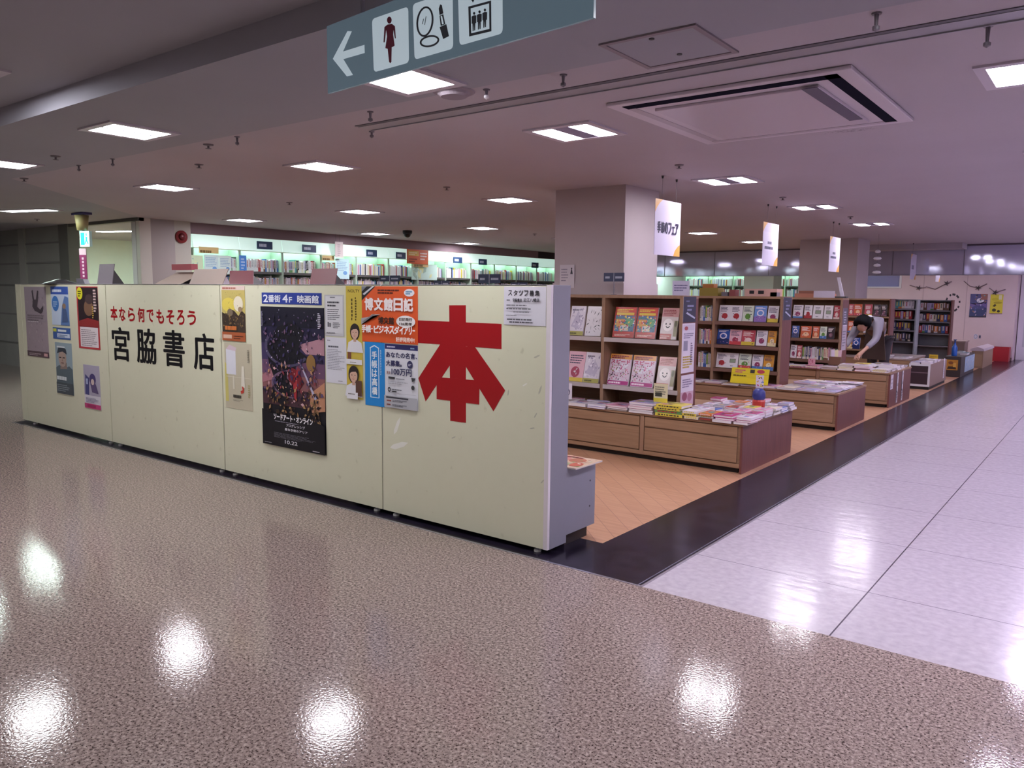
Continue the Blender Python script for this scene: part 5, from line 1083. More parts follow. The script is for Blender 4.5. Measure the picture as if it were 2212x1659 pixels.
for i in range(4):
    for z, n, h in ((1.845, 'upper', .235), (1.505, 'lower', .27)):
        y0 = Y0 + i * BW + .05 + (.26 if i == 0 and n == 'upper' else 0)
        if i == 0 and n == 'upper': y0 = Y0 + .62
        cnt = 8 if (i == 0 and n == 'upper') else 25
        spine_row(lambda s: ((-9.68, y0 + s, 0), P90), cnt, z, h, 0, WP, f'{n} shelf of {nth(i + 1)} lit wall bookcase', 'spine books in the lit wall bookcases', .022, .04, depth=.2)
# the far bays: one mass of books nobody could count
def book_mass(name, spans, label, cat='books'):
    """spans: (origin, rz, length, z, h)"""
    mb = MB(); q = random.Random(11)
    for (ox, oy, rz, L, z, h) in spans:
        s = 0.0; c_, s_ = math.cos(rz), math.sin(rz)
        while s < L - .03:
            wd = q.uniform(.016, .036); hh = h * q.uniform(.78, 1.0); m_ = bmat(q.choice(WP)); d = .18
            P = [(s, 0), (s + wd * .95, 0), (s + wd * .95, d), (s, d)]
            P = [(ox + x * c_ - y * s_, oy + x * s_ + y * c_, z) for x, y in P]; mb.prism(P, (0, 0, 0), (0, 0, hh), m_)
            s += wd
    return tag(mb.build(name), label, cat, None, 'stuff')
book_mass('far_books', [(-9.68, Y0 + i * BW + .04, P90, BW - .09, z, h) for i in range(4, NB) for z, h in ((1.845, .235), (1.505, .27))], 'pale rows of books filling the farther lit wall bookcases')

def plate(px, py, x, w_, h_, label, txt=None, col='#2a4468'):
    p = onX(px, py, x); a = Art(w_, h_, col, .006); a.rect(0, 0, 1, 1, col); a.lines(.14, .3, .86, .72, 1, '#c3d3e6', .9)
    o = a.build('shelf_sign', (x, p.y - w_ / 2, p.z - h_ / 2), P90); return tag(o, label, 'sign', 'navy signs on the lit canopy')
for i, (px, py, w_) in enumerate([(572, 530, .32), (668, 537, .32), (803, 547, .28), (866, 552, .28), (989, 562, .3), (1043, 566, .3), (1156, 573, .3)]):
    plate(px, py, -9.56, w_, .135, f'{nth(i + 1)} navy sign along the lit canopy from the near end')
def fcard(name, label, px0, py0, px1, py1, x, draw, paper, cat='card'):
    a_, b_ = onX(px0, py1, x), onX(px1, py0, x); a = Art(b_.y - a_.y, b_.z - a_.z, paper, .003); draw(a)
    o = a.build(name, (x, a_.y, a_.z), P90); return tag(o, label, cat)
def d_oc(a): a.rect(0, 0, 1, 1, '#d0602a'); a.rect(.05, .55, .55, .9, '#c9a23a'); a.lines(.1, .6, .5, .85, 2, '#e2cf9a', .6); a.lines(.62, .3, .95, .9, 3, '#e8d3c4', .5); a.lines(.1, .1, .5, .45, 2, '#7d2d16', .5)
fcard('wall_card', 'orange and red card pinned on the lit canopy', 879, 541, 925, 569, -9.55, d_oc, '#d0602a')
def d_ws(a): a.lines(.3, .1, .7, .9, 6, '#a59a9a', .6)
o = fcard('hanging_strip', 'pale vertical strip hanging before the lit canopy', 724, 523, 741, 556, -9.5, d_ws, '#c3b9b6', 'sign')
hh = 2.6 - o.location.z; mb = MB()
for x in (.02, .12): mb = MB(); mb.cyl((x, .003, .2), (x, .003, hh), .0015, .0015, DGREY, 6); mb.build('string', o)
for (a0, b0, a1, b1, lb) in [(430, 535, 472, 546, 'brown caption strip on first lit wall bookcase'), (696, 553, 722, 562, 'brown caption strip on fourth lit wall bookcase'), (893, 567, 925, 576, 'brown caption strip under the orange card')]:
    fcard('caption_strip', lb, a0, b0, a1, b1, -9.56, lambda a: a.lines(.05, .05, .95, .5, 1, '#6a5326', .9), '#c9b27a')
def d_gc(a): a.specks(14, .1, .1, .9, .9, .14, ['#b7cfa8', '#9fc0b0', '#d6dfa8', '#8fb3a8'], 4)
def d_bc(a): a.lines(.1, .4, .9, .9, 6, '#8fb0c6', .5); a.ell(.7, .3, .15, .1, '#6f9fd0')
for j, (a0, b0, a1, b1, dr, pc, lb) in enumerate([(414, 552, 438, 597, d_gc, '#c9dcb8', 'green leafy booklet facing out in first lit bookcase'), (442, 551, 472, 592, d_bc, '#c6dcda', 'pale blue printed sheet in first lit bookcase'), (474, 553, 499, 592, d_bc, '#cfe2dc', 'pale sheet at far side of first lit bookcase'),
        (725, 560, 754, 602, d_bc, '#bfe0e2', 'large pale blue panel in front of fourth lit bookcase'), (889, 572, 944, 604, d_gc, '#c3e2d6', 'large pale speckled panel below the orange card')]):
    fcard('display_sheet', lb, a0, b0, a1, b1, -9.59, dr, pc)
fcard('display_sheet', 'bright blue upright banner between first and second lit bookcases', 518, 552, 532, 584, -9.58, lambda a: (a.rect(0, 0, 1, 1, '#4f8fe0'), a.lines(.2, .1, .8, .9, 4, '#bcd6f2', .5)), '#4f8fe0')

# plain low bookcase hidden behind the partition carries the navy double signs
t = thing('bookcase', 'low bookcase row hidden behind the partition', 'bookcase', (-8.2, 5.95, 0))
mb = MB(); mb.box(0, 0, 0, 4.6, .5, 1.48, TAN); mb.build('body', t)
mb = MB(); mb.box(-.01, -.01, 1.48, 4.61, .51, 1.5, TANL); mb.build('top_board', t)
for yy, xa, xb in ((1.7, -8.3, -4.6), (4.1, -8.6, -4.0), (8.2, -8.6, -4.3), (10.4, -8.6, -4.3)):  # unseen pale blocks, added to cut the warm floor bounce on the ceiling
    t = thing('bookcase', 'unseen pale block added to cut warm floor bounce onto the ceiling', 'bookcase', (xa, yy, 0), group='unseen pale blocks behind the partition')
    mb = MB(); mb.box(0, 0, 0, xb - xa, .6, 1.40, mat('#a5a09c', .6, key='pale_bounce_block')); mb.build('body', t)
    mb = MB(); mb.box(-.01, -.01, 1.40, xb - xa + .01, .61, 1.42, mat('#b5b0ae', .5, key='hidden_top')); mb.build('top_board', t)
for px, py0, py1, wpx, lb in [(842, 595, 608, 44, 'navy double sign above orange poster, before lit bookcases'), (954, 606, 618, 34, 'small navy double sign low over corner unit of partition'), (1057, 592, 612, 48, 'large navy double sign near the pillar, before lit bookcases'), (1121, 610, 620, 36, 'navy double sign just above the staff wanted notice')]:
    a_, b_ = onY(px - wpx / 2, py1, 6.2), onY(px + wpx / 2, py0, 6.2)
    pole_sign((a_.x + b_.x) / 2, 6.2, 1.5, max(b_.z, 1.58), b_.x - a_.x, max(.07, b_.z - a_.z), lb)
def d_pn(a): a.lines(.1, .3, .6, .9, 5, '#8d8494', .4); a.poly([(.72, .6), (.78, .8), (.84, .8), (.9, .6)], '#3a3840'); a.ell(.81, .84, .05, .04, '#3a3840')
c0, c1 = onY(1210, 622, 3.455), onY(1242, 572, 3.455)
a = Art(c1.x - c0.x, c1.z - c0.z, '#cfc6cc', .002); d_pn(a); tag(a.build('notice_sheet', (c0.x, 3.4455, c0.z)), 'pale notice taped to the near white pillar', 'notice')

# rear bookcases behind the barrier
for j in range(6):
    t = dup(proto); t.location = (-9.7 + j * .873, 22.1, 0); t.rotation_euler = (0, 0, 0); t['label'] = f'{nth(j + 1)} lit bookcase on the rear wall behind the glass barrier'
book_mass('rear_books', [(-9.7 + j * .873 + .04, 22.18, 0, .78, z, .25) for j in range(6) for z in (1.17, 1.5, 1.845)], 'pale books in rear bookcases behind the glass barrier')

# ------------------------------------------------------------------ farther gondolas
def plain_case(k, y0, x0, x1, boards, zt, mc, me, label, depth=.3, zb=0.0):
    t = thing('bookcase', label, 'bookcase', (x0, y0, zb)); W = x1 - x0; H = zt - zb
    mb = MB(); mb.box(.02, depth - .015, 0, W - .02, depth, H, mc); mb.build('back_panel', t)
    for x, m_ in ((0, mc), (W - .025, me)):
        mb = MB(); mb.box(x, 0, 0, x + .025, depth, H, m_); mb.build('side_panel', t)
    mb = MB(); mb.box(.025, 0, H - .025, W - .025, depth - .015, H, mc); mb.build('top_board', t)
    for z in boards:
        mb = MB(); mb.box(.025, 0, z - zb - .025, W - .025, depth - .015, z - zb, mc); mb.build('shelf', t)
    return t
GREYC = mat('#77767c', .45, key='grey_case'); GREYL = mat('#8f969a', .4, key='grey_case_light')
plain_case(4, 11.2, -2.0, -.66, (.585, .87, 1.17), 1.48, TAN, RED, 'fourth bookcase, brown, directly behind the bending person', zb=.48)
plain_case(5, 13.9, -1.32, -.76, (.35, .62, .85, 1.07, 1.28), 1.47, GREYC, GREYL, 'narrow grey bookcase with small dark books, right of the person')
plain_case(6, 16.0, -1.14, -.46, (.45, .72, .98, 1.23), 1.46, GREYC, RED, 'dark bookcase at the far end of the gondola row')
p = bx([(1832, 1842), (1843, 1860), (1866, 1882), (1885, 1900), (1902, 1914)], 11.24)
p = [(onY(a, 700, 11.24).x, onY(b, 700, 11.24).x) for a, b in [(1832, 1842), (1843, 1860), (1866, 1882), (1885, 1900), (1902, 1914)]]
face_row(4, 0, 11.23, 1.18, .2, .12, [(*p[0], 'redd', 61, 'rose book'), (*p[1], 'orange', 62, 'red orange book'), (*p[2], 'redd', 63, 'dull red book'), (*p[3], 'dark', 64, 'black book, first of two'), (*p[4], 'dark', 64, 'black book, second of two')], 'top shelf above the bending person')
face_row(4, 1, 11.23, .88, .2, .12, [(p[0][0], p[0][1] + .02, 'orange', 65, 'dark book with orange mark'), (*p[2], 'plain', 66, 'white book'), (*p[3], 'redd', 67, 'pink book'), (*p[4], 'plain', 68, 'pale book')], 'shelf behind the head of bending person')
face_row(4, 2, 11.23, .59, .2, .12, [(p[0][0], p[0][1] + .02, 'gold', 71, 'yellow book'), (*p[1], 'night', 72, 'blue book'), (*p[3], 'plain', 73, 'white book'), (*p[4], 'redd', 74, 'rose book')], 'shelf beside the legs of bending person')
DK = ['black', 'navy', 'grey', 'red', 'brown', 'lilac', 'teal', 'navy', 'grey']
for z, n in ((.63, 'lowest filled'), (.855, 'third'), (1.075, 'second'), (1.285, 'top')):
    spine_row(lambda s: ((-1.28 + s, 13.96, 0), 0), 8, z, .17, 0, DK if z < 1.2 else ['white', 'cream', 'grey', 'teal'], f'{n} shelf of narrow grey bookcase', 'spine books in the far grey bookcase', .045, .065)
for z, n in ((.73, 'bottom'), (.985, 'third'), (1.235, 'top')):
    spine_row(lambda s: ((-1.1 + s, 16.06, 0), 0), 9, z, .18, 0, ['navy', 'blue', 'grey', 'red', 'cream', 'orange', 'white', 'brown', 'lilac'], f'{n} shelf of farthest dark bookcase', 'spine books in the farthest bookcase', .055, .075)

# fourth table: wide back part and white framed end cabinet
t = thing('book_table', 'fourth table, brown, behind the white framed end cabinet', 'display table', (-2.2, 10.85, 0))
mb = MB(); mb.box(0, 0, 0, 1.95, 1.3, .46, TAN); mb.build('body', t); mb = MB(); mb.box(-.01, -.01, .46, 1.96, 1.31, .48, mat('#8d7d78', .5, key='grey_cloth_top')); mb.build('top_board', t)
t = thing('end_cabinet', 'small end cabinet with white frame and dark brown front', 'cabinet', (-.23, 10.75, 0))
mb = MB(); mb.box(0, .012, .05, .32, 1.5, .42, mat('#8f756b', .5, key='end_cabinet_side')); mb.build('body', t)
mb = MB(); mb.box(.01, .02, 0, .31, 1.48, .05, BLK); mb.build('plinth', t)
for a_ in ((0, .05, .03, .42), (.29, .05, .32, .42), (.03, .39, .29, .42), (.03, .05, .29, .085)):
    mb = MB(); mb.box(a_[0], -.004, a_[1], a_[2], .012, a_[3], STEELW); mb.build('front_frame', t)
mb = MB(); mb.box(.03, .004, .085, .29, .012, .39, mat('#32222a', .4, key='dark_front')); mb.box(.03, -.001, .27, .29, .006, .285, mat('#6d5a64', .4, key='dark_line')); mb.build('front_panel', t)
for j, (x, y, n) in enumerate([(-.22, 10.78, 2), (-.06, 10.8, 3), (-.2, 11.1, 2), (-.05, 11.12, 4), (-.2, 11.4, 3), (-.05, 11.45, 2)]):
    pile(4, x, y, .14, .26, .42, n, .014, ['white', 'lilac', 'white'], 0, f'{nth(j + 1)} pile on white framed end cabinet', .006)
for j, (x, y, n) in enumerate([(-.5, 10.9, 2), (-.75, 10.92, 3), (-1.0, 10.95, 2), (-.5, 11.2, 1)]):
    pile(4, x, y, .2, .24, .48, n, .015, ['white', 'grey', 'white'], 0, f'{nth(j + 1)} pile on fourth brown table', .006)
def d_y(a): a.rect(0, 0, 1, 1, '#cfae2a'); a.lines(.1, .3, .9, .8, 2, '#8d6a1a', .5)
card('sale_card', 'small golden card standing on white framed end cabinet', 'card', .14, .1, (-.12, 11.8, .42), 0, d_y, '#cfae2a')
card('price_card', 'white slip hanging at far side of white framed end cabinet', 'card', .1, .35, (.094, 11.95, .1), P90, lambda a: a.lines(.1, .1, .9, .9, 8, '#a59daa', .4), '#d3cdd6')
# fifth: black stand with yellow picture
t = thing('end_cabinet', 'black end cabinet with a yellow picture on its front', 'cabinet', (-.14, 13.5, 0))
mb = MB(); mb.box(0, .01, .0, .28, 1.7, .39, mat('#3a3230', .5, key='black_brown')); mb.build('body', t)
a = Art(.2, .2, '#b9812c', .004); a.ell(.4, .7, .22, .14, '#7d4a22'); a.poly([(.1, .1), (.9, .1), (.8, .35), (.2, .35)], '#3a2a1f'); a.rect(.6, .3, .85, .7, '#d0a24a'); a.build('front_picture', (.03, .004, .13), 0, t)
for j in range(3):
    a = Art(.42, .3, '#9fb6cc', .003); a.specks(12, .05, .05, .95, .95, .1, ['#6f9fd0', '#d6dbe2', '#4f7fb0', '#c3b9a8'], 30 + j); a.build('side_poster', (.282, .5 + j * .4, .06), P90, t)
t = thing('blue_bottle', 'bright blue bottle standing on the black end cabinet', 'bottle', (-.02, 13.75, .39))
BLU = mat('#2a5fb5', .25, key='bottle_blue')
mb = MB(); mb.smooth = True; mb.lathe([(0, 0), (.045, 0), (.05, .01), (.05, .16), (.03, .2), (.018, .22), (.018, .25)], (0, 0, 0), BLU, 14); mb.build('body', t)
mb = MB(); mb.lathe([(.016, .25), (.016, .3), (.03, .305), (.03, .32), (0, .32)], (0, 0, 0), mat('#1f3f80', .3, key='bottle_pump'), 10); mb.build('pump', t)
for j, (x, y) in enumerate([(.02, 14.2), (-.1, 14.6)]):
    pile(5, x, y, .12, .3, .39, 2, .02, ['white', 'teal'], 0, f'{nth(j + 1)} pile on black end cabinet', .004)
t = thing('end_cabinet', 'tan end cabinet last in the row, under a pale cloth', 'cabinet', (-.03, 16.1, 0))
mb = MB(); mb.box(0, 0, 0, .22, 1.6, .37, mat('#9a7d64', .5, key='tan_end')); mb.box(.018, -.003, .04, .2, 0.0, .3, mat('#a88a6c', .5, key='tan_end_front')); mb.build('body', t)
mb = MB(); mb.prism([(-.04, 0, .37), (.24, 0, .37), (.22, 0, .42), (.1, 0, .46), (-.02, 0, .42)], (0, -.02, 0), (0, 1.62, 0), mat('#b9aab2', .6, key='pale_cloth')); mb.build('cloth_cover', t)
t = thing('counter', 'low grey brown counter behind the end cabinets', 'counter', (-1.6, 17.0, 0))
mb = MB(); mb.box(0, 0, 0, 1.3, .5, .5, mat('#8a7872', .5, key='counter_grey')); mb.build('body', t); mb = MB(); mb.box(-.02, -.02, .5, 1.32, .52, .53, mat('#a3928c', .5, key='counter_top')); mb.build('worktop', t)
# strips on the end of the third table
card('hanging_strip', 'white card on the end of third table', 'card', .14, .2, (.0825, 8.02, .25), P90, lambda a: a.lines(.1, .1, .9, .9, 3, '#a59daa', .4), '#cfc8cf')
for j in range(2):
    card('hanging_strip', ['black and white strip on third table end, nearer one', 'black and white strip on third table end, farther one'][j], 'card', .1, .44, (.0825, 8.38 + j * .32, .03), P90, lambda a: (a.rect(0, 0, .35, 1, '#26242a'), a.specks(14, .4, .05, .95, .95, .3, ['#3a383e', '#8d8a94'], 7)), '#d6d1d6')
# red box by the wall
t = thing('red_box', 'red open box on the floor against the back wall', 'box', (.07, 18.62, 0))
REDB = mat('#a3202a', .45, key='box_red')
mb = MB(); mb.box(0, 0, 0, .35, .02, .34, REDB); mb.build('front_panel', t); mb = MB(); mb.box(0, .02, 0, .02, .35, .34, REDB); mb.box(.33, .02, 0, .35, .35, .34, REDB); mb.box(.02, .33, 0, .33, .35, .34, REDB); mb.box(.02, .02, 0, .33, .33, .02, REDB); mb.build('body', t)

# back wall decoration
def wallc(name, label, px0, py0, px1, py1, draw, paper, y=18.994, cat='poster'):
    a_, b_ = onY(px0, py1, y), onY(px1, py0, y); a = Art(b_.x - a_.x, b_.z - a_.z, paper, .003); draw(a)
    return tag(a.build(name, (a_.x, y - .001, a_.z)), label, cat)
def d_bv(a): a.rect(0, 0, 1, .35, '#3a4268'); a.ell(.6, .72, .22, .1, '#cfcadc'); a.poly([(0, .35), (.5, .6), (1, .4), (1, .7), (.5, .5), (0, .6)], '#6a5a92'); a.rect(.6, .75, 1, 1, '#8a5a52'); a.specks(30, .05, .05, .95, .95, .1, ['#4f5f9a', '#a89ac0', '#8d6a5f', '#2a2c48', '#b9a8b0', '#7a9aa0'], 5); a.rect(0, 0, 1, .05, '#26283a')
wallc('poster', 'dark blue and violet poster on the pinkish back wall', 2093, 635, 2134, 685, d_bv, '#4a4a78')
def d_yb(a): a.ell(.4, .75, .3, .08, '#b9ad2a'); a.ell(.6, .58, .34, .06, '#a89a2a'); a.poly([(.2, .4), (.4, .52), (.5, .44), (.36, .36)], '#4a4422'); a.rect(.65, .74, .9, .96, '#cfc8a8'); a.ell(.35, .2, .16, .08, '#3a3620'); a.ell(.7, .14, .12, .06, '#26241c'); a.rect(0, 0, 1, .04, '#8d6a7a')
wallc('poster', 'yellow poster beside the blue poster on back wall', 2137, 636, 2168, 678, d_yb, '#c9bb3a')
def arcs(a):
    for k in range(10): a.ring(.5, .5, .5, .5, .22, '#2c2832', 8, k * 36, k * 36 + (26 if k % 3 else 14))
c0, c1 = onY(2040, 674, 18.99), onY(2076, 634, 18.99)
a = Art(c1.x - c0.x, c1.z - c0.z, None); arcs(a); tag(a.build('wall_decal', (c0.x, 18.998, c0.z)), 'broken black ring decal on the pinkish back wall', 'wall decal')
for j, pts in enumerate([[(1965, 616), (1985, 622), (2000, 621)], [(2000, 619), (2020, 625), (2045, 612), (2056, 608)], [(2082, 607), (2095, 618), (2113, 622), (2132, 613)], [(2137, 622), (2150, 632), (2172, 625)]]):
    t = thing('garland', f'thin garland with dark tufts, {nth(j + 1)} swag along back wall', 'garland', (0, 18.985, 0)); GM = mat('#7d6a70', .6, key='garland_string')
    w3 = [onY(a_, b_, 18.985) for a_, b_ in pts]; mb = MB()
    for u, v in zip(w3, w3[1:]): mb.cyl((u.x, 0, u.z), (v.x, 0, v.z), .012, .012, GM, 6)
    mb.build('string', t)
    m_ = w3[len(w3) // 2]; mb = MB()
    for k in range(5): mb.cyl((m_.x, 0, m_.z), (m_.x + .07 * math.cos(k * 1.26), -.02, m_.z + .07 * math.sin(k * 1.26)), .02, .004, mat('#3a3036', .6, key='garland_tuft'), 6)
    mb.build('tuft', t)
wallc('wall_sticker', 'pale blue round sticker low on the back wall', 2103, 722, 2112, 732, lambda a: a.ring(.5, .5, .45, .45, .3, '#7d8fb0'), '#c3bcc8', cat='sticker')
wallc('wall_sticker', 'tiny dark sticker low on the back wall', 2114, 724, 2119, 731, lambda a: a.ell(.5, .5, .4, .4, '#3a3a52'), '#8d86a0', cat='sticker')
# shop-front panel with black and white pictures at the right edge
t = thing('picture_panel', 'white panel with black and white pictures at end of aisle', 'display panel', (.47, 19.6, 0))
mb = MB(); mb.box(0, 0, 0, 1.8, .06, 2.25, mat('#d3ccd6', .5, key='panel_white')); mb.build('board', t)
def d_bw(a):
    q = random.Random(6); a.rect(0, 0, 1, 1, '#b9b4be')
    for k in range(9): x = q.uniform(0, .85); z = q.uniform(0, .5); a.poly([(x, z), (x + q.uniform(.06, .14), z), (x + q.uniform(.03, .18), z + .48), (x + q.uniform(-.03, .06), z + .48)], q.choice(['#2a282e', '#4a484e', '#dcd8e0', '#6a7a7c']))
    a.ell(.5, .8, .2, .12, '#7fa39c')
for j, (z, h) in enumerate([(1.06, .74), (.32, .72)]):
    a = Art(.62, h, '#b9b4be', .003); d_bw(a); a.build('picture', (.12, -.004, z), 0, t)
a = Art(.5, .5, '#6d3a34', .003); a.specks(14, 0, 0, 1, 1, .2, ['#3a2622', '#8d5a48', '#2a2626'], 2); a.build('picture', (.9, -.004, .75), 0, t)

# ------------------------------------------------------------------ hanging restroom sign
A0, A1 = onZ(708, 202, 2.25), onZ(1282, 38, 2.25)
dirv = (A1 - A0); LS = dirv.length; dirv.normalize(); nrm = Vector((dirv.y, -dirv.x, 0))   # towards the viewer
HS = 0.245
def on_sign(px, py):
    d = ray(px, py); t_ = (A0 - CAM).dot(nrm) / d.dot(nrm); p = CAM + d * t_; v = p - A0
    return v.dot(dirv) / LS, v.z / HS
t = thing('restroom_sign', 'large hanging sign with arrow and restroom pictograms', 'hanging sign', (A0.x, A0.y, 2.25), math.atan2(dirv.y, dirv.x))
def sign_plate():
    m, nt, b, N = node_mat('sign_plate_grey')
    b.inputs['Base Color'].default_value = (*lin('#5a6e79'), 1); b.inputs['Roughness'].default_value = 0.25; b.inputs['Specular IOR Level'].default_value = 0.5
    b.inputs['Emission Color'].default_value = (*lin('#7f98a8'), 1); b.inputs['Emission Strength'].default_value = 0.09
    return m
a = Art(LS, HS, None, rough=.3); a.mb.box(0, 0, 0, LS, .010, HS, sign_plate()); a.build('plate', (0, 0, 0), 0, t)
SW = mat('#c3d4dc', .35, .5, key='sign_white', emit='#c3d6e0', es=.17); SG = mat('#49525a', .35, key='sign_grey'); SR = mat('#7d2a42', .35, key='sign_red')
z2 = lambda L: [on_sign(640 + x / 3.16, y / 3.161) for x, y in L]
def rtile(P):   # rounded quad
    out = []
    for i in range(4):
        p0, p1, p2 = Vector(P[i - 1]), Vector(P[i]), Vector(P[(i + 1) % 4])
        for k in range(5):
            f = k / 4; s0 = p1 + (p0 - p1) * .09; s1 = p1 + (p2 - p1) * .09; out.append(tuple((s0 * (1 - f) ** 2 + p1 * 2 * f * (1 - f) + s1 * f ** 2)))
    return out
def layer(name, shapes, n0=1):
    b_ = Art(LS, HS, None); b_.n = n0
    for f in shapes: f(b_)
    b_.build(name, (0, 0, 0), 0, t)
layer('arrow', [lambda q: q.poly(z2([(250, 402), (350, 212), (380, 214), (320, 352), (466, 306), (468, 362), (322, 404), (388, 512), (346, 522)]), SW)])
layer('pictogram_tile', [lambda q: q.poly(rtile(z2([(517, 130), (765, 44), (770, 428), (530, 494)])), SW)])
layer('pictogram_tile', [lambda q: q.poly(rtile(z2([(795, 28), (1068, -62), (1072, 332), (808, 408)])), SW)])
layer('pictogram_tile', [lambda q: q.poly(rtile(z2([(1103, -74), (1408, -170), (1410, 228), (1115, 312)])), SW)])
def oval(cx_, cy_, rx_, ry_, tilt=0.0, n=24): return [(cx_ + rx_ * math.cos(k * 2 * math.pi / n) * math.cos(tilt) - ry_ * math.sin(k * 2 * math.pi / n) * math.sin(tilt), cy_ + rx_ * math.cos(k * 2 * math.pi / n) * math.sin(tilt) + ry_ * math.sin(k * 2 * math.pi / n) * math.cos(tilt)) for k in range(n)]
layer('woman_pictogram', [lambda q: q.poly(z2(oval(637, 138, 16, 24)), SR), lambda q: q.poly(z2([(604, 185), (626, 168), (656, 164), (676, 180), (682, 262), (676, 264), (666, 205), (664, 238), (674, 312), (664, 320), (654, 322), (652, 424), (644, 432), (636, 424), (626, 334), (610, 330), (622, 250), (616, 205), (606, 290), (598, 290)]), SR)], 3)
def ringp(q, cx_, cy_, rx_, ry_, th, tilt, m):
    o = oval(cx_, cy_, rx_, ry_, tilt, 32); i = oval(cx_, cy_, rx_ - th, ry_ - th, tilt, 32); O, I = z2(o), z2(i)
    for k in range(32): q.poly([O[k], O[(k + 1) % 32], I[(k + 1) % 32], I[k]], m); q.n -= 1
    q.n += 1
layer('compact_pictogram', [lambda q: ringp(q, 880, 148, 58, 105, 13, .12, SG), lambda q: ringp(q, 912, 282, 68, 40, 13, -.22, SG), lambda q: q.poly(z2([(862, 165), (870, 128), (874, 130), (866, 168)]), SG), lambda q: q.poly(z2([(878, 170), (888, 112), (892, 114), (882, 172)]), SG)], 3)
layer('lipstick_pictogram', [lambda q: q.poly(z2([(974, 60), (984, 30), (996, 36), (1006, 92), (980, 104)]), SG), lambda q: q.poly(z2([(980, 108), (1006, 98), (1020, 166), (988, 178)]), SG), lambda q: q.poly(z2([(988, 112), (998, 108), (1010, 164), (998, 168)]), SW), lambda q: q.poly(z2([(982, 186), (1028, 166), (1046, 248), (1006, 268)]), SG)], 3)
def men(q):
    P = z2([(1176, 46), (1332, 4), (1334, 214), (1182, 250)]); Q = z2([(1192, 58), (1318, 24), (1320, 198), (1196, 228)])
    for k in range(4): q.poly([P[k], P[(k + 1) % 4], Q[(k + 1) % 4], Q[k]], SG); q.n -= 1
    for k, (x, y) in enumerate([(1216, 92), (1254, 82), (1292, 70)]):
        q.poly(z2(oval(x, y, 8, 10)), SG); q.poly(z2([(x - 17, y + 22), (x, y + 12), (x + 16, y + 14), (x + 15, y + 66), (x + 9, y + 68), (x + 8, y + 116), (x + 1, y + 118), (x - 1, y + 74), (x - 3, y + 120), (x - 10, y + 122), (x - 11, y + 70), (x - 16, y + 72)]), SG)
    q.poly(z2([(1192, -10), (1232, -22), (1212, 20)]), SG)
layer('elevator_pictogram', [men], 3)
for x in (.2, LS - .2):
    mb = MB(); mb.cyl((x, .018, HS), (x, .018, .47), .008, .008, STEELG, 8); mb.build('hanging_rod', t)

# ------------------------------------------------------------------ the person bending over the third table
def skin_mesh(name, verts, edges, m, parent, sub=2, root=0):
    """verts: (x,y,z,r)"""
    me = bpy.data.meshes.new(name); bm = bmesh.new(); ly = bm.verts.layers.skin.verify()
    vs = []
    for i, (x, y, z, r) in enumerate(verts):
        v = bm.verts.new((x, y, z)); v[ly].radius = (r, r); v[ly].use_root = (i == root); vs.append(v)
    for a_, b_ in edges: bm.edges.new((vs[a_], vs[b_]))
    bm.to_mesh(me); bm.free(); me.materials.append(m)
    o = bpy.data.objects.new(name, me); COL.objects.link(o); o.parent = parent
    sk = o.modifiers.new('skin', 'SKIN'); sk.use_smooth_shade = True
    sb = o.modifiers.new('sub', 'SUBSURF'); sb.levels = sub; sb.render_levels = sub
    return o
FD = Vector((-.25, -.968, 0)); SD = Vector((.968, -.25, 0)); UPZ = Vector((0, 0, 1))
ORG = Vector((-.60, 10.28, 0))
per = thing('person', 'person with black hair bending over the third table, brown apron', 'person', ORG)
def W3(f, s, z): v = FD * f + SD * s; return (v.x, v.y, z)
def sv(f, s, z, r): return (*W3(f, s, z), r)
SKIN = mat('#b98d78', .5, key='skin'); SHIRT = mat('#837e8a', .7, key='grey_shirt'); APRON = mat('#6d584c', .7, key='brown_apron'); TROU = mat('#2f2a31', .7, key='dark_trousers'); HAIR = mat('#08070a', .7, .15, key='black_hair')
V = [sv(0, 0, .90, .08), sv(.12, 0, 1.0, .085), sv(.26, 0, 1.075, .085), sv(.36, 0, 1.11, .065), sv(.43, 0, 1.115, .05), sv(.52, 0, 1.09, .075), sv(.59, 0, 1.03, .085), sv(.62, 0, .97, .06)]
E_ = [(0, 1), (1, 2), (2, 3), (3, 4), (4, 5), (5, 6), (6, 7)]
def chain(start, pts):
    k = start
    for p_ in pts: V.append(p_); E_.append((k, len(V) - 1)); k = len(V) - 1
    return k
for sd in (-1, 1):
    sh = chain(3, [sv(.36, sd * .15, 1.10, .04)])
    el = chain(sh, [sv(.52, sd * .21, .85, .034)])
    wr = chain(el, [sv(.82, sd * .17, .67, .028), sv(.88, sd * .155, .625, .034), sv(.92, sd * .15, .60, .03)])
    for k, (off, l) in enumerate([(-.03, .045), (-.01, .06), (.012, .058), (.03, .045)]):
        chain(wr, [sv(.94, sd * .15 + off, .585, .009), sv(.94 + l * .6, sd * .15 + off * 1.2, .565, .008), sv(.945 + l * .8, sd * .15 + off * 1.25, .535, .007)])
    chain(wr - 1, [sv(.90, sd * .15 - sd * .045, .60, .011), sv(.925, sd * .15 - sd * .06, .57, .009)])
    hp = chain(0, [sv(-.02, sd * .08, .80, .05)])
    chain(hp, [sv(.02, sd * .10, .47, .06), sv(-.02, sd * .10, .12, .042), sv(-.01, sd * .10, .05, .045), sv(.10, sd * .11, .03, .035)])
skin_mesh('body', V, E_, SKIN, per, 2)
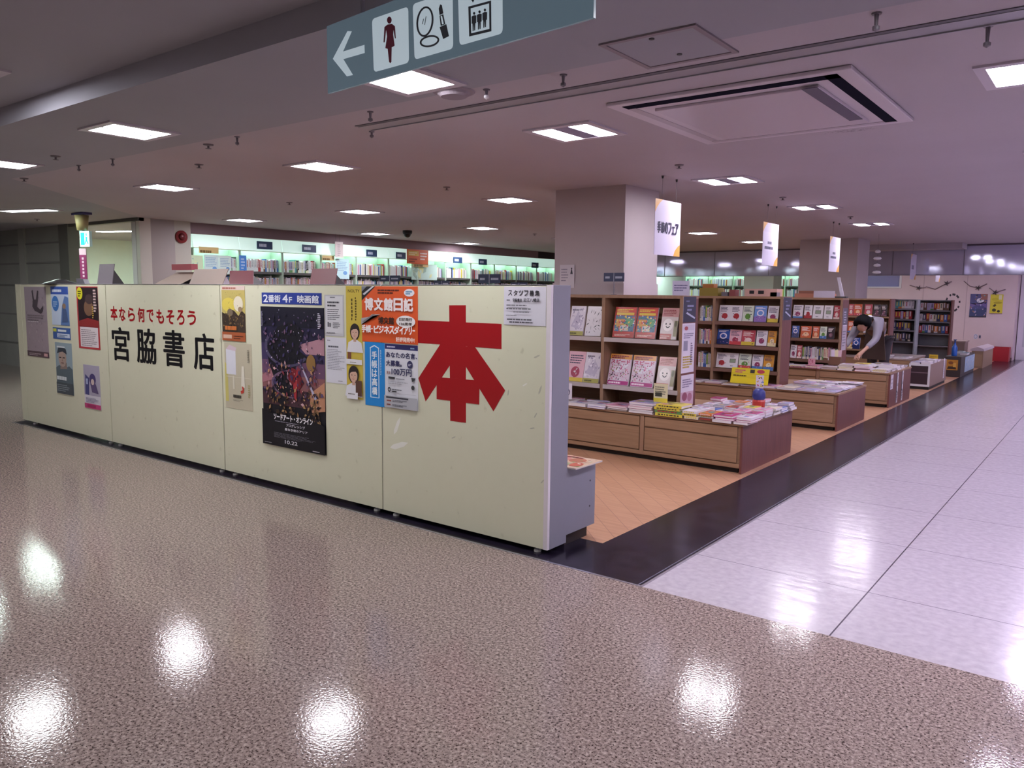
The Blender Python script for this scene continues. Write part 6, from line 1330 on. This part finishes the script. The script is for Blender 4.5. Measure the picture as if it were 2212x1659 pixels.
# clothes
V, E_ = [sv(0, 0, .90, .145), sv(.12, 0, 1.0, .14), sv(.26, 0, 1.08, .15), sv(.36, 0, 1.11, .14), sv(.40, 0, 1.118, .08)], [(0, 1), (1, 2), (2, 3), (3, 4)]
for sd in (-1, 1): chain(3, [sv(.36, sd * .155, 1.10, .10), sv(.52, sd * .21, .85, .056), sv(.74, sd * .18, .715, .045)])
skin_mesh('shirt', V, E_, SHIRT, per, 2)
V, E_ = [sv(.0, 0, .88, .15)], []
for sd in (-1, 1): chain(0, [sv(-.02, sd * .09, .80, .115), sv(.02, sd * .10, .47, .08), sv(-.02, sd * .10, .10, .062)])
skin_mesh('trousers', V, E_, TROU, per, 2)
V, E_ = [sv(.04, 0, .95, .16), sv(.16, 0, 1.03, .165), sv(.29, 0, 1.08, .155)], [(0, 1), (1, 2)]
skin_mesh('apron', V, E_, APRON, per, 2)
mb = MB(); mb.prism([W3(.17, -.15, .96), W3(.17, .15, .96), W3(.15, .2, .5), W3(.15, -.2, .5)], tuple(FD * 0), tuple(FD * .012), mat('#4a3c38', .7, key='apron_dark')); mb.build('apron_skirt', per)
V, E_ = [sv(.39, -.06, 1.16, .028), sv(.36, 0, 1.205, .03), sv(.39, .06, 1.16, .028)], [(0, 1), (1, 2)]
skin_mesh('collar', V, E_, mat('#d6d0da', .6, key='white_collar'), per, 2)
mb = MB(); mb.smooth = True; hc = Vector(W3(.57, 0, 1.085)); prof = []
ax = (FD * .5 - UPZ * .87).normalized()      # towards the face
for i in range(9):
    th = math.pi * i / 8
    for j in range(16):
        ph = 2 * math.pi * j / 16; d = Vector((math.sin(th) * math.cos(ph), math.sin(th) * math.sin(ph), math.cos(th)))
        r = .135 * (1 + .06 * math.sin(3 * ph + 2 * th))
        if d.dot(ax) > .62: r = .07
        p_ = hc + d * r + Vector((0, 0, .012)); prof.append(tuple(p_))
mb.add(prof, [(i * 16 + j, (i + 1) * 16 + j, (i + 1) * 16 + (j + 1) % 16, i * 16 + (j + 1) % 16) for i in range(8) for j in range(16)], HAIR); mb.build('hair', per)
fc = hc + ax * .085; upf = (FD * .87 + UPZ * .5).normalized()
for sd in (-1, 1):
    mb = MB(); mb.smooth = True; e_ = fc + SD * (sd * .032) + upf * .012 + ax * .002; mb.lathe([(0, -.008), (.008, 0), (0, .008)], tuple(e_), BLK, 8); mb.build('eye', per)
    mb = MB(); mb.smooth = True; e_ = hc + SD * (sd * .088) + ax * .03; mb.lathe([(0, -.03), (.012, -.015), (.014, .01), (0, .028)], tuple(e_), SKIN, 8); mb.build('ear', per)
mb = MB(); mb.cyl(tuple(fc + upf * .01), tuple(fc - upf * .022 + ax * .016), .006, .013, SKIN, 8); mb.build('nose', per)
mb = MB(); mb.cyl(tuple(fc - upf * .045 - SD * .02), tuple(fc - upf * .045 + SD * .02), .005, .005, mat('#8d4a48', .5, key='lips'), 8); mb.build('mouth', per)
for sd in (-1, 1):
    mb = MB(); mb.box(-.045, -.14, 0, .045, .12, .07, BLK); o = mb.build('shoe', per, .02); o.location = Vector(W3(.04, sd * .105, 0)); o.rotation_euler = (0, 0, math.atan2(FD.y, FD.x) + P90)
